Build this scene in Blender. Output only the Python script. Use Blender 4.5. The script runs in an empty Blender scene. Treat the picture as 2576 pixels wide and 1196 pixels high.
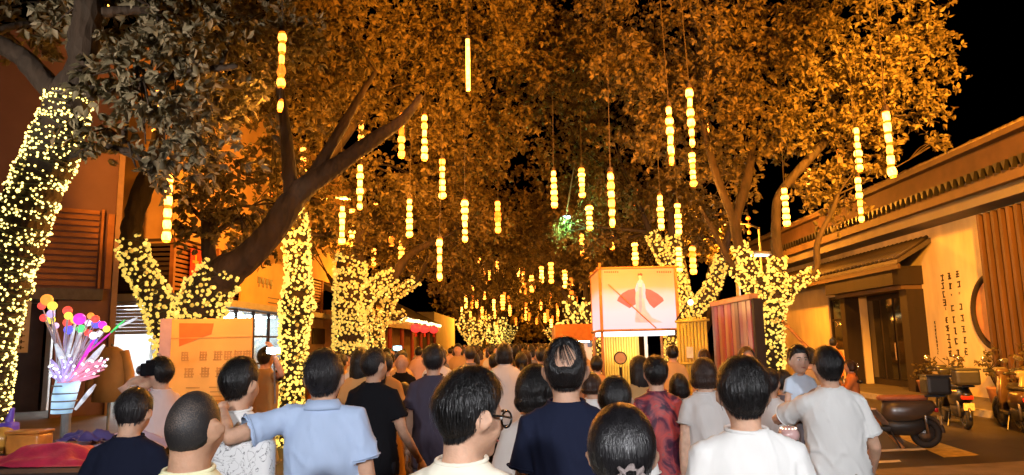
import bpy, bmesh, math, random
import numpy as np
from mathutils import Vector, Matrix, noise
from mathutils import geometry as _geo
R = math.radians
SC = bpy.context.scene
COL = SC.collection
rnd = random.Random(7)

# ------------------------------------------------------------------ camera
CAM_Z = 1.72
F = 1800.0                     # focal length in units of a 2576 px wide picture
PITCH, ROLL, YAW = R(8.44), R(-1.2), math.atan(32 / F)
cam_d = bpy.data.cameras.new('camera')
cam = bpy.data.objects.new('camera', cam_d)
COL.objects.link(cam)
CAM_R = Matrix.Rotation(YAW, 3, 'Z') @ Matrix.Rotation(R(90) + PITCH, 3, 'X') @ Matrix.Rotation(ROLL, 3, 'Z')
cam.matrix_world = Matrix.Translation((0, 0, CAM_Z)) @ CAM_R.to_4x4()
cam_d.sensor_width = 36
cam_d.lens = 36 * F / 2576
cam_d.clip_end = 1000
cam_d.clip_start = 0.05
SC.camera = cam

# ------------------------------------------------------------------ night sky, moonless sun, exposure
w = bpy.data.worlds.new('World')
SC.world = w
w.use_nodes = True
nt = w.node_tree
bg = nt.nodes['Background']
sky = nt.nodes.new('ShaderNodeTexSky')
sky.sky_type = 'NISHITA'
sky.sun_disc = False
sky.sun_elevation = R(-9)
sky.sun_rotation = R(200)
nt.links.new(sky.outputs[0], bg.inputs[0])
bg.inputs[1].default_value = 0.05
sun_d = bpy.data.lights.new('sun', 'SUN')
sun_d.energy = 0.012
sun_d.angle = R(10)
sun_d.color = (1, .9, .8)
sun = bpy.data.objects.new('sun', sun_d)
sun.rotation_euler = (R(40), 0, R(20))
COL.objects.link(sun)
SC.view_settings.view_transform = 'Standard'
SC.view_settings.look = 'None'
SC.view_settings.exposure = 0.0
SC.view_settings.gamma = 1.0
SC.view_settings.use_curve_mapping = False
cy = SC.cycles
cy.max_bounces = 5
cy.diffuse_bounces = 3
cy.glossy_bounces = 3
cy.transmission_bounces = 4
cy.transparent_max_bounces = 6
cy.caustics_reflective = False
cy.caustics_refractive = False
cy.sample_clamp_indirect = 2.5
cy.sample_clamp_direct = 0
cy.use_denoising = True

# ------------------------------------------------------------------ helpers
def ray(px, py):
    return CAM_R @ Vector(((px - 1288) / F, -(py - 598) / F, -1))

def pix(px, py, D):
    """the point at street distance D in the direction of a picture point"""
    r = ray(px, py)
    return Vector((0, 0, CAM_Z)) + r * (D / r.y)

def pixX(px, py, X):
    r = ray(px, py)
    return Vector((0, 0, CAM_Z)) + r * (X / r.x)

class MB:
    def __init__(s):
        s.v = []
        s.f = []
    def add(s, vs, fs):
        o = len(s.v)
        s.v.extend([Vector(v) for v in vs])
        s.f.extend([tuple(i + o for i in f) for f in fs])
        return s
    def box(s, c, d, rot=None):
        c = Vector(c)
        hx, hy, hz = d[0] / 2, d[1] / 2, d[2] / 2
        vs = [Vector((x, y, z)) for x in (-hx, hx) for y in (-hy, hy) for z in (-hz, hz)]
        if rot is not None:
            vs = [rot @ v for v in vs]
        return s.add([v + c for v in vs], [(0, 1, 3, 2), (4, 6, 7, 5), (0, 4, 5, 1), (2, 3, 7, 6), (0, 2, 6, 4), (1, 5, 7, 3)])
    def lim(s, x0, x1, y0, y1, z0, z1):
        return s.box(((x0 + x1) / 2, (y0 + y1) / 2, (z0 + z1) / 2), (abs(x1 - x0), abs(y1 - y0), abs(z1 - z0)))
    def bbox(s, c, d, b=.01, rot=None):
        """box with bevelled edges"""
        bm = bmesh.new()
        bmesh.ops.create_cube(bm, size=1)
        bmesh.ops.scale(bm, vec=d, verts=bm.verts)
        bmesh.ops.bevel(bm, geom=bm.edges[:], offset=b, segments=2, affect='EDGES', profile=.6)
        bm.verts.index_update()
        vs = [v.co.copy() for v in bm.verts]
        if rot is not None:
            vs = [rot @ v for v in vs]
        fs = [[v.index for v in f.verts] for f in bm.faces]
        bm.free()
        return s.add([v + Vector(c) for v in vs], fs)
    def quad(s, a, b, c, d):
        return s.add([a, b, c, d], [(0, 1, 2, 3)])
    def tube(s, pts, rad, n=8, cap=True, sq=1.0):
        pts = [Vector(p) for p in pts]
        if not isinstance(rad, (list, tuple)):
            rad = [rad] * len(pts)
        k = len(pts)
        t0 = (pts[1] - pts[0]).normalized()
        u = t0.orthogonal().normalized()
        vs = []
        for i in range(k):
            t = (pts[min(i + 1, k - 1)] - pts[max(i - 1, 0)]).normalized()
            u = (u - t * u.dot(t))
            u = u.normalized() if u.length > 1e-6 else t.orthogonal().normalized()
            w_ = t.cross(u)
            for j in range(n):
                a = 2 * math.pi * j / n
                vs.append(pts[i] + (u * math.cos(a) + w_ * (math.sin(a) * sq)) * rad[i])
        fs = []
        for i in range(k - 1):
            for j in range(n):
                a, b = i * n + j, i * n + (j + 1) % n
                fs.append((a, b, b + n, a + n))
        if cap:
            fs.append(tuple(range(n - 1, -1, -1)))
            fs.append(tuple(range((k - 1) * n, k * n)))
        return s.add(vs, fs)
    def rings(s, rows, n=20, ex=2.0):
        """rows of (cx, cy, cz, rx, ry): closed stack of flat ovals"""
        vs = []
        for (cx, cy_, cz, rx, ry) in rows:
            for j in range(n):
                a = 2 * math.pi * j / n
                c, d = math.cos(a), math.sin(a)
                vs.append((cx + rx * math.copysign(abs(c) ** (2 / ex), c), cy_ + ry * math.copysign(abs(d) ** (2 / ex), d), cz))
        fs = []
        k = len(rows)
        for i in range(k - 1):
            for j in range(n):
                a, b = i * n + j, i * n + (j + 1) % n
                fs.append((a, b, b + n, a + n))
        fs.append(tuple(range(n - 1, -1, -1)))
        fs.append(tuple(range((k - 1) * n, k * n)))
        return s.add(vs, fs)
    def ell(s, c, r, nu=12, nv=8, rot=None):
        c = Vector(c)
        if not isinstance(r, (list, tuple)):
            r = (r, r, r)
        vs = [Vector((0, 0, r[2]))]
        for i in range(1, nv):
            th = math.pi * i / nv
            for j in range(nu):
                a = 2 * math.pi * j / nu
                vs.append(Vector((r[0] * math.sin(th) * math.cos(a), r[1] * math.sin(th) * math.sin(a), r[2] * math.cos(th))))
        vs.append(Vector((0, 0, -r[2])))
        if rot is not None:
            vs = [rot @ v for v in vs]
        fs = [(0, 1 + j, 1 + (j + 1) % nu) for j in range(nu)]
        for i in range(nv - 2):
            for j in range(nu):
                a, b = 1 + i * nu + j, 1 + i * nu + (j + 1) % nu
                fs.append((a, a + nu, b + nu, b))
        l = len(vs) - 1
        o = 1 + (nv - 2) * nu
        fs += [(o + (j + 1) % nu, o + j, l) for j in range(nu)]
        return s.add([v + c for v in vs], fs)
    def poly(s, pts, nrm, th):
        """flat outline with thickness th along nrm"""
        pts = [Vector(p) for p in pts]
        n = len(pts)
        nv = Vector(nrm).normalized() * th
        vs = pts + [p + nv for p in pts]
        tri = _geo.tessellate_polygon([pts])
        fs = [t for t in tri] + [tuple(i + n for i in reversed(t)) for t in tri]
        fs += [(i, (i + 1) % n, (i + 1) % n + n, i + n) for i in range(n)]
        return s.add(vs, fs)
    def torus(s, c, Rr, r, axis='z', nu=24, nv=8, rot=None, arc=None):
        pts = []
        m = nu if arc is None else nu + 1
        tot = 2 * math.pi if arc is None else arc
        vs = []
        for i in range(m):
            a = tot * i / nu
            for j in range(nv):
                b = 2 * math.pi * j / nv
                p = Vector(((Rr + r * math.cos(b)) * math.cos(a), (Rr + r * math.cos(b)) * math.sin(a), r * math.sin(b)))
                if axis == 'x':
                    p = Vector((p.z, p.x, p.y))
                elif axis == 'y':
                    p = Vector((p.x, p.z, p.y))
                vs.append((rot @ p if rot is not None else p) + Vector(c))
        fs = []
        for i in range(nu if arc is None else nu):
            i2 = (i + 1) % m
            for j in range(nv):
                fs.append((i * nv + j, i2 * nv + j, i2 * nv + (j + 1) % nv, i * nv + (j + 1) % nv))
        return s.add(vs, fs)
    def xf(s, M):
        s.v = [M @ v for v in s.v]
        return s
    def merge(s, o):
        return s.add(o.v, o.f)
    def mesh(s, name, origin=(0, 0, 0), smooth=False):
        o = Vector(origin)
        me = bpy.data.meshes.new(name)
        me.from_pydata([tuple(v - o) for v in s.v], [], s.f)
        me.validate()
        if smooth:
            me.polygons.foreach_set('use_smooth', [True] * len(me.polygons))
        return me
    def build(s, name, m, parent=None, origin=(0, 0, 0), smooth=False):
        return link(name, s.mesh(name, origin, smooth), m, parent)

def link(name, me, m=None, parent=None):
    o = bpy.data.objects.new(name, me)
    COL.objects.link(o)
    if m is not None:
        if len(me.materials) == 0:
            me.materials.append(m)
        elif me.materials[0] != m:
            o.material_slots[0].link = 'OBJECT'
            o.material_slots[0].material = m
    if parent is not None:
        o.parent = parent
    return o

def empty(name, loc=(0, 0, 0), rz=0):
    o = bpy.data.objects.new(name, None)
    o.empty_display_size = .1
    COL.objects.link(o)
    o.location = loc
    o.rotation_euler = (0, 0, rz)
    return o

def tag(o, label=None, cat=None, group=None, kind=None):
    if label: o['label'] = label
    if cat: o['category'] = cat
    if group: o['group'] = group
    if kind: o['kind'] = kind
    return o

def copy_tree(o, parent=None):
    c = o.copy()
    COL.objects.link(c)
    c.parent = parent
    for ch in list(o.children):
        copy_tree(ch, c)
    return c

def np_mesh(name, verts, quads):
    """fast mesh of 4-cornered faces"""
    me = bpy.data.meshes.new(name)
    nv, nf = len(verts), len(quads)
    me.vertices.add(nv)
    me.vertices.foreach_set('co', np.asarray(verts, dtype=np.float32).ravel())
    me.loops.add(nf * 4)
    me.loops.foreach_set('vertex_index', np.asarray(quads, dtype=np.int32).ravel())
    me.polygons.add(nf)
    me.polygons.foreach_set('loop_start', np.arange(0, nf * 4, 4, dtype=np.int32))
    me.update(calc_edges=True)
    return me

# ------------------------------------------------------------------ materials
MATS = {}
def mat(name, col, rough=.6, var=.15, scale=8.0, bump=0.0, bscale=60.0, metal=0.0, spec=.5, stretch=(1, 1, 1), coat=0.0, sub=0.0):
    """principled surface with soft noise in colour and roughness and a fine relief"""
    if name in MATS:
        return MATS[name]
    m = bpy.data.materials.new(name)
    m.use_nodes = True
    t = m.node_tree
    b = t.nodes['Principled BSDF']
    b.inputs['Roughness'].default_value = rough
    b.inputs['Metallic'].default_value = metal
    b.inputs['Specular IOR Level'].default_value = spec
    b.inputs['Coat Weight'].default_value = coat
    if sub:
        b.inputs['Subsurface Weight'].default_value = sub
        b.inputs['Subsurface Radius'].default_value = (.02, .008, .004)
    tc = t.nodes.new('ShaderNodeTexCoord')
    mp = t.nodes.new('ShaderNodeMapping')
    mp.inputs['Scale'].default_value = stretch
    t.links.new(tc.outputs['Object'], mp.inputs[0])
    n = t.nodes.new('ShaderNodeTexNoise')
    n.inputs['Scale'].default_value = scale
    n.inputs['Detail'].default_value = 4
    t.links.new(mp.outputs[0], n.inputs['Vector'])
    r = t.nodes.new('ShaderNodeValToRGB')
    lo = [max(0, c * (1 - var)) for c in col]
    hi = [min(1, c * (1 + var)) for c in col]
    r.color_ramp.elements[0].position = .3
    r.color_ramp.elements[1].position = .7
    r.color_ramp.elements[0].color = (*lo, 1)
    r.color_ramp.elements[1].color = (*hi, 1)
    t.links.new(n.outputs['Fac'], r.inputs[0])
    t.links.new(r.outputs[0], b.inputs['Base Color'])
    if bump > 0:
        n2 = t.nodes.new('ShaderNodeTexNoise')
        n2.inputs['Scale'].default_value = bscale
        n2.inputs['Detail'].default_value = 3
        t.links.new(mp.outputs[0], n2.inputs['Vector'])
        bp = t.nodes.new('ShaderNodeBump')
        bp.inputs['Strength'].default_value = bump
        bp.inputs['Distance'].default_value = .02
        t.links.new(n2.outputs['Fac'], bp.inputs['Height'])
        t.links.new(bp.outputs[0], b.inputs['Normal'])
    MATS[name] = m
    return m

def emit(name, col, strength, var=0.0, scale=20.0, sample=True):
    if name in MATS:
        return MATS[name]
    m = bpy.data.materials.new(name)
    m.use_nodes = True
    t = m.node_tree
    b = t.nodes['Principled BSDF']
    b.inputs['Base Color'].default_value = (*[c * .5 for c in col], 1)
    b.inputs['Emission Color'].default_value = (*col, 1)
    b.inputs['Emission Strength'].default_value = strength
    if var:
        tc = t.nodes.new('ShaderNodeTexCoord')
        n = t.nodes.new('ShaderNodeTexNoise')
        n.inputs['Scale'].default_value = scale
        t.links.new(tc.outputs['Object'], n.inputs['Vector'])
        mr = t.nodes.new('ShaderNodeMapRange')
        mr.inputs['From Min'].default_value = .3
        mr.inputs['From Max'].default_value = .7
        mr.inputs['To Min'].default_value = strength * (1 - var)
        mr.inputs['To Max'].default_value = strength * (1 + var)
        t.links.new(n.outputs['Fac'], mr.inputs['Value'])
        t.links.new(mr.outputs[0], b.inputs['Emission Strength'])
    if not sample:
        m.cycles.emission_sampling = 'NONE'
    MATS[name] = m
    return m

def glass(name, tint=(.8, .85, .85), op=.25, rough=.03):
    if name in MATS:
        return MATS[name]
    m = bpy.data.materials.new(name)
    m.use_nodes = True
    t = m.node_tree
    t.nodes.remove(t.nodes['Principled BSDF'])
    out = t.nodes['Material Output']
    g = t.nodes.new('ShaderNodeBsdfGlossy')
    g.inputs['Roughness'].default_value = rough
    tr = t.nodes.new('ShaderNodeBsdfTransparent')
    tr.inputs[0].default_value = (*tint, 1)
    fr = t.nodes.new('ShaderNodeMath')
    fr.operation = 'POWER'
    fr.inputs[1].default_value = 4
    lwt = t.nodes.new('ShaderNodeLayerWeight')
    t.links.new(lwt.outputs['Facing'], fr.inputs[0])
    mx = t.nodes.new('ShaderNodeMixShader')
    ad = t.nodes.new('ShaderNodeMath')
    ad.operation = 'ADD'
    ad.inputs[1].default_value = op * .3
    t.links.new(fr.outputs[0], ad.inputs[0])
    t.links.new(ad.outputs[0], mx.inputs[0])
    t.links.new(tr.outputs[0], mx.inputs[1])
    t.links.new(g.outputs[0], mx.inputs[2])
    t.links.new(mx.outputs[0], out.inputs[0])
    MATS[name] = m
    return m

def point(name, loc, power, col, size=.1, parent=None, spot=None, aim=None):
    d = bpy.data.lights.new(name, 'SPOT' if spot else 'POINT')
    d.energy = power
    d.color = col
    d.shadow_soft_size = size
    if spot:
        d.spot_size = R(spot)
        d.spot_blend = .6
    o = bpy.data.objects.new(name, d)
    o.location = loc
    if aim is not None:
        o.rotation_euler = (Vector(aim) - Vector(loc)).to_track_quat('-Z', 'Y').to_euler()
    COL.objects.link(o)
    if parent is not None:
        o.parent = parent
    return o

SODIUM = (1, .32, .022)
AMBER = (1, .36, .035)
WHITE = (1, .86, .70)

# ------------------------------------------------------------------ street lamps, mostly out of view; several added to light canopy and walls
M_POLE = mat('lamp_pole_grey', (.16, .16, .15), .5, .2, 12, .1)
def street_lamp(label, x, y, h, rz, power, col, ecol, cat='street lamp', arm=1.2, estr=9, group=None, spot=None, aim=None):
    r = empty('street_lamp', (x, y, 0), rz)
    tag(r, label, cat, group)
    MB().tube([(0, 0, 0), (0, 0, .5), (0, 0, h)], [.09, .07, .045], 12).build('pole', M_POLE, r, smooth=True)
    MB().rings([(0, 0, 0, .16, .16), (0, 0, .03, .16, .16), (0, 0, .06, .1, .1)], 12).build('base', M_POLE, r)
    MB().tube([(0, 0, h - .05), (arm * .3, 0, h + .12), (arm, 0, h + .2)], [.04, .035, .03], 8).build('arm', M_POLE, r, smooth=True)
    MB().bbox((arm + .28, 0, h + .2), (.62, .24, .09), .03).build('lamp_head', M_POLE, r)
    MB().bbox((arm + .28, 0, h + .145), (.5, .18, .03), .01).build('lens', emit('lens_%s' % name_col(ecol), ecol, estr), r)
    lp = Vector((arm + .28, 0, h + .02))
    la = None if aim is None else Matrix.Rotation(-rz, 3, 'Z') @ (Vector(aim) - Vector((x, y, 0)))
    point('lamp_light', lp, power, col, .22, r, spot, la)
    return r

def name_col(c):
    return '%d_%d_%d' % tuple(int(v * 100) for v in c)
street_lamp('tall long-armed sodium lamp beside the hall pavement lighting the plastered wall', 9.4, 7.0, 6.9, R(180), 29000, (1, .35, .025), (1, .6, .2), arm=3.2, spot=74, aim=(11.6, 21, 2.6))
street_lamp('added sodium flood lamp out of view at the right kerb shining up into the canopy', 8.2, 3.5, 4.2, R(150), 16500, SODIUM, (1, .6, .2), arm=.8, spot=72, aim=(2.8, 15, 9.0))  # added flood, brightens the canopy while sparing the people
street_lamp('added sodium flood lamp out of view at the left kerb shining up into the canopy', -7.9, 9.0, 4.0, R(-60), 12000, SODIUM, (1, .6, .2), arm=.8, spot=84, aim=(-.2, 16, 9.0))  # second added flood, lights the canopy from the left
street_lamp('tall sodium street lamp rising through the leaves opposite the porch door', 8.9, 27.0, 5.9, R(180), 4200, SODIUM, (1, .6, .2))
street_lamp('tall sodium street lamp rising through the leaves beside the balcony building', -7.0, 22.0, 6.2, 0, 2600, SODIUM, (1, .6, .2))
street_lamp('added hidden sodium lamp deep along the left kerb of the avenue', -8.2, 38.0, 5.6, 0, 3000, SODIUM, (1, .6, .2))  # added behind the trees to light the far foliage
street_lamp('added sodium lamp deep along the right kerb of the avenue', 5.6, 52.0, 5.6, R(180), 2600, SODIUM, (1, .6, .2))  # put in to light the far trees
street_lamp('low white lamp on a post behind the crowd', -2.6, -3.4, 3.7, 0, 1900, (.97, .97, 1), (1, 1, 1), arm=1.0, spot=70, aim=(-.2, 3.2, .3))
street_lamp('low white lamp on a post to the right behind the crowd', 4.2, -3.0, 3.7, R(180), 1500, (.97, .97, 1), (1, 1, 1), arm=1.0, spot=70, aim=(1.5, 4.2, .4))
street_lamp('added sodium spot lamp out of view between the mauve building and the leaning tree', -8.7, 10.4, 6.6, R(-90), 8000, SODIUM, (1, .6, .2), spot=27, aim=(-10.2, 21, 6.0))  # narrow spot added to light the ochre wall
street_lamp('added sodium lamp at the very end of the avenue', -4.5, 80.0, 5.6, 0, 16000, SODIUM, (1, .6, .2))  # added to light the tree closing the avenue
street_lamp('added white lamp on an unseen post by the left kerb shining into the leaning tree', -5.2, 1.0, 2.7, R(40), 2600, (1, .82, .62), (.9, .96, 1), arm=.3, spot=46, aim=(-3.0, 6.0, 5.1))  # added to brighten the near leaves
street_lamp('added pinkish-white lamp on an unseen post lighting the mauve wall from the left kerb', -8.4, 6.5, 3.0, R(60), 420, (1, .72, .70), (1, .85, .82), arm=.3, spot=60, aim=(-13, 17.5, 7.2))  # put in to give the mauve wall its pinkish light
street_lamp('added narrow-beam sodium flood lamp unseen behind the crowd shining up over the street centre', 6.4, -2.5, 4.4, R(120), 44000, (1, .29, .018), (1, .6, .2), arm=.5, spot=42, aim=(-1.6, 17, 8.6))  # added out of view to brighten the centre of the canopy
# ================================================================== ground
def asphalt():
    m = bpy.data.materials.new('asphalt')
    m.use_nodes = True
    t = m.node_tree
    b = t.nodes['Principled BSDF']
    tc = t.nodes.new('ShaderNodeTexCoord')
    n = t.nodes.new('ShaderNodeTexNoise'); n.inputs['Scale'].default_value = .5; n.inputs['Detail'].default_value = 6
    n2 = t.nodes.new('ShaderNodeTexNoise'); n2.inputs['Scale'].default_value = 90; n2.inputs['Detail'].default_value = 2
    vo = t.nodes.new('ShaderNodeTexVoronoi'); vo.inputs['Scale'].default_value = .22; vo.feature = 'DISTANCE_TO_EDGE'
    for k in (n, n2, vo): t.links.new(tc.outputs['Object'], k.inputs['Vector'])
    r = t.nodes.new('ShaderNodeValToRGB')
    r.color_ramp.elements[0].color = (.022, .018, .016, 1); r.color_ramp.elements[1].color = (.055, .044, .037, 1)
    r.color_ramp.elements[0].position = .3; r.color_ramp.elements[1].position = .72
    t.links.new(n.outputs['Fac'], r.inputs[0])
    cr = t.nodes.new('ShaderNodeValToRGB')
    cr.color_ramp.elements[0].color = (.25, .25, .25, 1); cr.color_ramp.elements[1].color = (1, 1, 1, 1); cr.color_ramp.elements[1].position = .006
    t.links.new(vo.outputs['Distance'], cr.inputs[0])
    mx = t.nodes.new('ShaderNodeMix'); mx.data_type = 'RGBA'; mx.blend_type = 'MULTIPLY'; mx.inputs['Factor'].default_value = .8
    t.links.new(r.outputs[0], mx.inputs['A']); t.links.new(cr.outputs[0], mx.inputs['B'])
    t.links.new(mx.outputs['Result'], b.inputs['Base Color'])
    rr = t.nodes.new('ShaderNodeMapRange'); rr.inputs['To Min'].default_value = .38; rr.inputs['To Max'].default_value = .75
    t.links.new(n.outputs['Fac'], rr.inputs['Value']); t.links.new(rr.outputs[0], b.inputs['Roughness'])
    bp = t.nodes.new('ShaderNodeBump'); bp.inputs['Strength'].default_value = .35; bp.inputs['Distance'].default_value = .01
    t.links.new(n2.outputs['Fac'], bp.inputs['Height']); t.links.new(bp.outputs[0], b.inputs['Normal'])
    return m
g = MB()
g.quad((-250, -150, 0), (250, -150, 0), (250, 350, 0), (-250, 350, 0))
tag(g.build('street_ground', asphalt()), kind='structure')

M_PAVE = mat('pavement_stone', (.10, .085, .07), .6, .25, 1.2, .2, 30)
M_KERB = mat('kerb_stone', (.33, .30, .26), .6, .2, 4, .15)
pv = empty('pavement'); tag(pv, kind='structure')
MB().lim(9.65, 12.0, -20, 60, 0, .13).build('paving_bed', M_PAVE, pv)
kb = MB().lim(9.5, 9.648, 0, .98, 0, .14).mesh('kerb_block')
for i in range(-8, 45):
    o = link('kerb', kb, M_KERB, pv); o.location = (0, i * 1.0, 0)
pv2 = empty('pavement'); tag(pv2, kind='structure')
MB().lim(-16, -6.2, -20, 90, 0, .13).build('paving_bed', M_PAVE, pv2)
kb2 = MB().lim(-6.198, -6.05, 0, .98, 0, .14).mesh('kerb_block')
for i in range(-4, 45):
    o = link('kerb', kb2, M_KERB, pv2); o.location = (0, i * 1.0, 0)

M_WPAINT = mat('road_paint_white', (.62, .58, .52), .6, .3, 6, .1)
M_YPAINT = mat('road_paint_yellow', (.55, .36, .07), .6, .35, 6, .1)
def gpt(px, py):
    r = ray(px, py)
    k = -CAM_Z / r.z
    return Vector((r.x * k, r.y * k, .004))
def marking(pts, m, name='road_marking'):
    b = MB(); b.add([gpt(*p) for p in pts], [tuple(range(len(pts)))])
    return tag(b.build(name, m), kind='structure')
marking([(2120, 1135), (2325, 1128), (2330, 1133), (2122, 1142)], M_WPAINT)
marking([(2195, 1161), (2262, 1158), (2268, 1163), (2198, 1167)], M_WPAINT)
marking([(2225, 1085), (2262, 1083), (2465, 1146), (2375, 1152)], M_YPAINT)
marking([(2130, 1185), (2600, 1160), (2600, 1196), (2130, 1196)], mat('worn_paving_patch', (.2, .15, .1), .6, .3, 3, .2))

# ================================================================== right building: long plastered hall with tiled parapet
M_PLASTER = mat('plaster_cream', (.62, .52, .34), .85, .2, 1.6, .15, 40, stretch=(1, 1, .35))
M_CORN = mat('cornice_paint', (.10, .058, .03), .7, .15, 3, .1)
M_SOFF = mat('soffit_grey', (.15, .13, .12), .8, .1, 2, .05)
M_DARKW = mat('dark_stained_timber', (.013, .006, .004), .75, .3, 5, .15, 40, stretch=(1, 1, .2))
M_TILE = mat('roof_tile_grey', (.06, .045, .036), .6, .3, 3, .2, 30)
M_TILEL = mat('ridge_tile_pale', (.20, .15, .10), .55, .3, 4, .2, 30)
M_INK = mat('ink_black', (.012, .010, .008), .5, .1)
M_GLASSD = mat('dark_window_glass', (.02, .018, .016), .05, .3, 2, 0, spec=.8)

XW = 11.5
hall = empty('plastered_hall', (XW, 20, 0)); HO = (XW, 20, 0)
tag(hall, 'long cream plastered hall with tiled parapet, dark porch door and vertical slat screen', 'building')
Y0, Y1 = 8, 37
# wall pieces leave the door (21.4-25.0) and window (25.7-27.5) open
b = MB()
b.lim(XW, XW + .3, Y0, 21.4, .13, 4.72)
b.lim(XW, XW + .3, 21.4, 25.0, 3.15, 4.72)
b.lim(XW, XW + .3, 25.0, 25.75, .13, 4.72)
b.lim(XW, XW + .3, 25.75, 27.6, .13, 1.25)
b.lim(XW, XW + .3, 25.75, 27.6, 3.2, 4.72)
b.lim(XW, XW + .3, 27.6, Y1, .13, 4.72)
b.lim(XW + .302, XW + 9, Y1 - .3, Y1, .13, 6.2)
b.build('wall', M_PLASTER, hall, HO)
b = MB().lim(10.75, XW + .3, Y0, Y1, 4.722, 5.0); b.build('soffit', M_SOFF, hall, HO)
b = MB().lim(10.55, XW + .3, Y0, Y1, 5.002, 5.28); b.build('cornice', M_CORN, hall, HO)
b = MB().lim(10.62, XW + .3, Y0, Y1, 5.282, 5.40); b.build('cornice', M_CORN, hall, HO)
b = MB().lim(10.95, XW + .3, Y0, Y1, 5.402, 6.1); b.build('parapet', mat('parapet_brick_dark', (.07, .035, .022), .8, .2, 3, .2), hall, HO)
b = MB().lim(10.72, XW + .5, Y0, Y1, 6.102, 6.24); b.build('coping', M_CORN, hall, HO)
b = MB().lim(XW + .302, XW + 9, Y0, Y1 - .302, 6.0, 6.1); b.build('roof', M_TILE, hall, HO)
den = MB().add([(-.16, -.085, .1), (-.16, .085, .1), (-.16, 0, -.12), (.16, -.085, .1), (.16, .085, .1), (.16, 0, -.12)], [(0, 2, 1), (3, 4, 5), (0, 1, 4, 3), (1, 2, 5, 4), (2, 0, 3, 5)]).mesh('dentil')
den2 = MB().tube([(-.18, 0, 0), (.06, 0, 0)], .07, 10).mesh('tile_end')
rid = MB().tube([(-.12, -.13, 0), (-.12, .13, 0)], [.095, .085], 8).mesh('ridge_tile', smooth=True)
cov = MB().tube([(-.30, 0, 6.235), (.1, 0, 6.40), (.42, 0, 6.5)], [.05, .05, .05], 8).mesh('cover_tile', smooth=True)
y = Y0 + .1; i = 0
while y < Y1 - .2:
    o = link('dentil', den, M_INK, hall); o.location = (10.60 - XW, y - 20, 5.35)
    if i % 1 == 0:
        o = link('cover_tile', cov, M_TILEL, hall); o.location = (11.05 - XW, y - 20 + .13, 0)
    o = link('ridge_tile', rid, M_TILEL, hall); o.location = (11.62 - XW, y - 20, 6.54 + rnd.uniform(-.012, .012)); o.rotation_euler = (rnd.uniform(-.05, .05), 0, 0)
    y += .27; i += 1
b = MB(); b.add([(10.78, Y0, 6.242), (11.5, Y0, 6.47), (11.5, Y1, 6.47), (10.78, Y1, 6.242), (11.5, Y0, 6.242), (11.5, Y1, 6.242)], [(0, 1, 2, 3), (0, 4, 1), (3, 2, 5), (1, 4, 5, 2)])
b.build('tile_bed', M_TILE, hall, HO)
# lower pent roof over porch and window
b = MB(); b.add([(XW - .002, 20.3, 4.45), (XW - .002, 33, 4.45), (10.5, 33, 3.86), (10.5, 20.3, 3.86), (XW - .002, 20.3, 4.3), (XW - .002, 33, 4.3), (10.5, 33, 3.74), (10.5, 20.3, 3.74)],
      [(0, 1, 2, 3), (7, 6, 5, 4), (3, 2, 6, 7), (0, 3, 7, 4), (1, 5, 6, 2)])
b.build('pent_roof', M_TILE, hall, HO)
cv2 = MB().tube([(-1.02, 0, 3.9), (0, 0, 4.5)], .055, 8).mesh('pent_tile', smooth=True)
yy = 20.45
while yy < 33:
    o = link('pent_tile', cv2, M_TILE, hall); o.location = (-.01, yy - 20, 0)
    yy += .27
MB().lim(10.52, 10.60, 20.35, 32.9, 3.60, 3.738).build('eave_board', M_CORN, hall, HO)
# porch: deep dark lintel box, posts, recessed glazed doors
b = MB().lim(10.62, XW - .002, 20.9, 25.6, 3.18, 3.72); b.build('porch_lintel', M_DARKW, hall, HO)
b = MB().lim(10.9, XW - .002, 21.0, 25.5, 3.05, 3.178); b.build('door_head', M_CORN, hall, HO)
for ya, yb in ((20.95, 21.35), (25.05, 25.4)):
    MB().lim(11.0, XW - .002, ya, yb, .13, 3.048).build('porch_post', M_DARKW, hall, HO)
dr = MB().lim(XW + .25, XW + .3, 21.4, 25.0, .13, 3.15).build('door_leaf', M_DARKW, hall, HO)
for k in range(4):
    ya = 21.5 + k * .88
    MB().lim(XW + .22, XW + .248, ya, ya + .72, .35, 2.9).build('door_pane', M_GLASSD, dr, HO)
MB().tube([(XW + .17, 23.2, .95), (XW + .17, 23.2, 1.5)], .025, 8).build('door_handle', mat('brass_dull', (.5, .33, .12), .35, .1, 8, 0, metal=1), dr, HO)
# window
wn = MB()
for a in ((25.75, 25.85, 1.25, 3.2), (27.5, 27.6, 1.25, 3.2), (25.85, 27.5, 1.25, 1.35), (25.85, 27.5, 3.1, 3.2), (25.85, 27.5, 2.3, 2.38), (26.64, 26.72, 1.35, 2.3)):
    wn.lim(XW + .06, XW + .16, *a)
wn = wn.build('window_frame', M_DARKW, hall, HO)
for a in ((25.85, 26.64, 1.35, 2.3), (26.72, 27.5, 1.35, 2.3), (25.85, 27.5, 2.38, 3.1)):
    MB().lim(XW + .1, XW + .12, *a).build('pane', M_GLASSD, wn, HO)
# slat screen
M_SLAT = mat('timber_slat_brown', (.075, .034, .018), .65, .3, 4, .2, 40, stretch=(1, 1, .15))
k = 0; yy = 17.42
while yy > 9:
    MB().bbox((11.12, yy, 2.45), (.16, .11, 4.3), .01).build('slat', M_SLAT, hall, HO)
    yy -= .27
MB().lim(11.25, 11.495, 9, 17.5, 2.2, 2.3).build('slat_rail', M_DARKW, hall, HO)
MB().lim(11.25, 11.495, 9, 17.5, 4.3, 4.4).build('slat_rail', M_DARKW, hall, HO)
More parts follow.
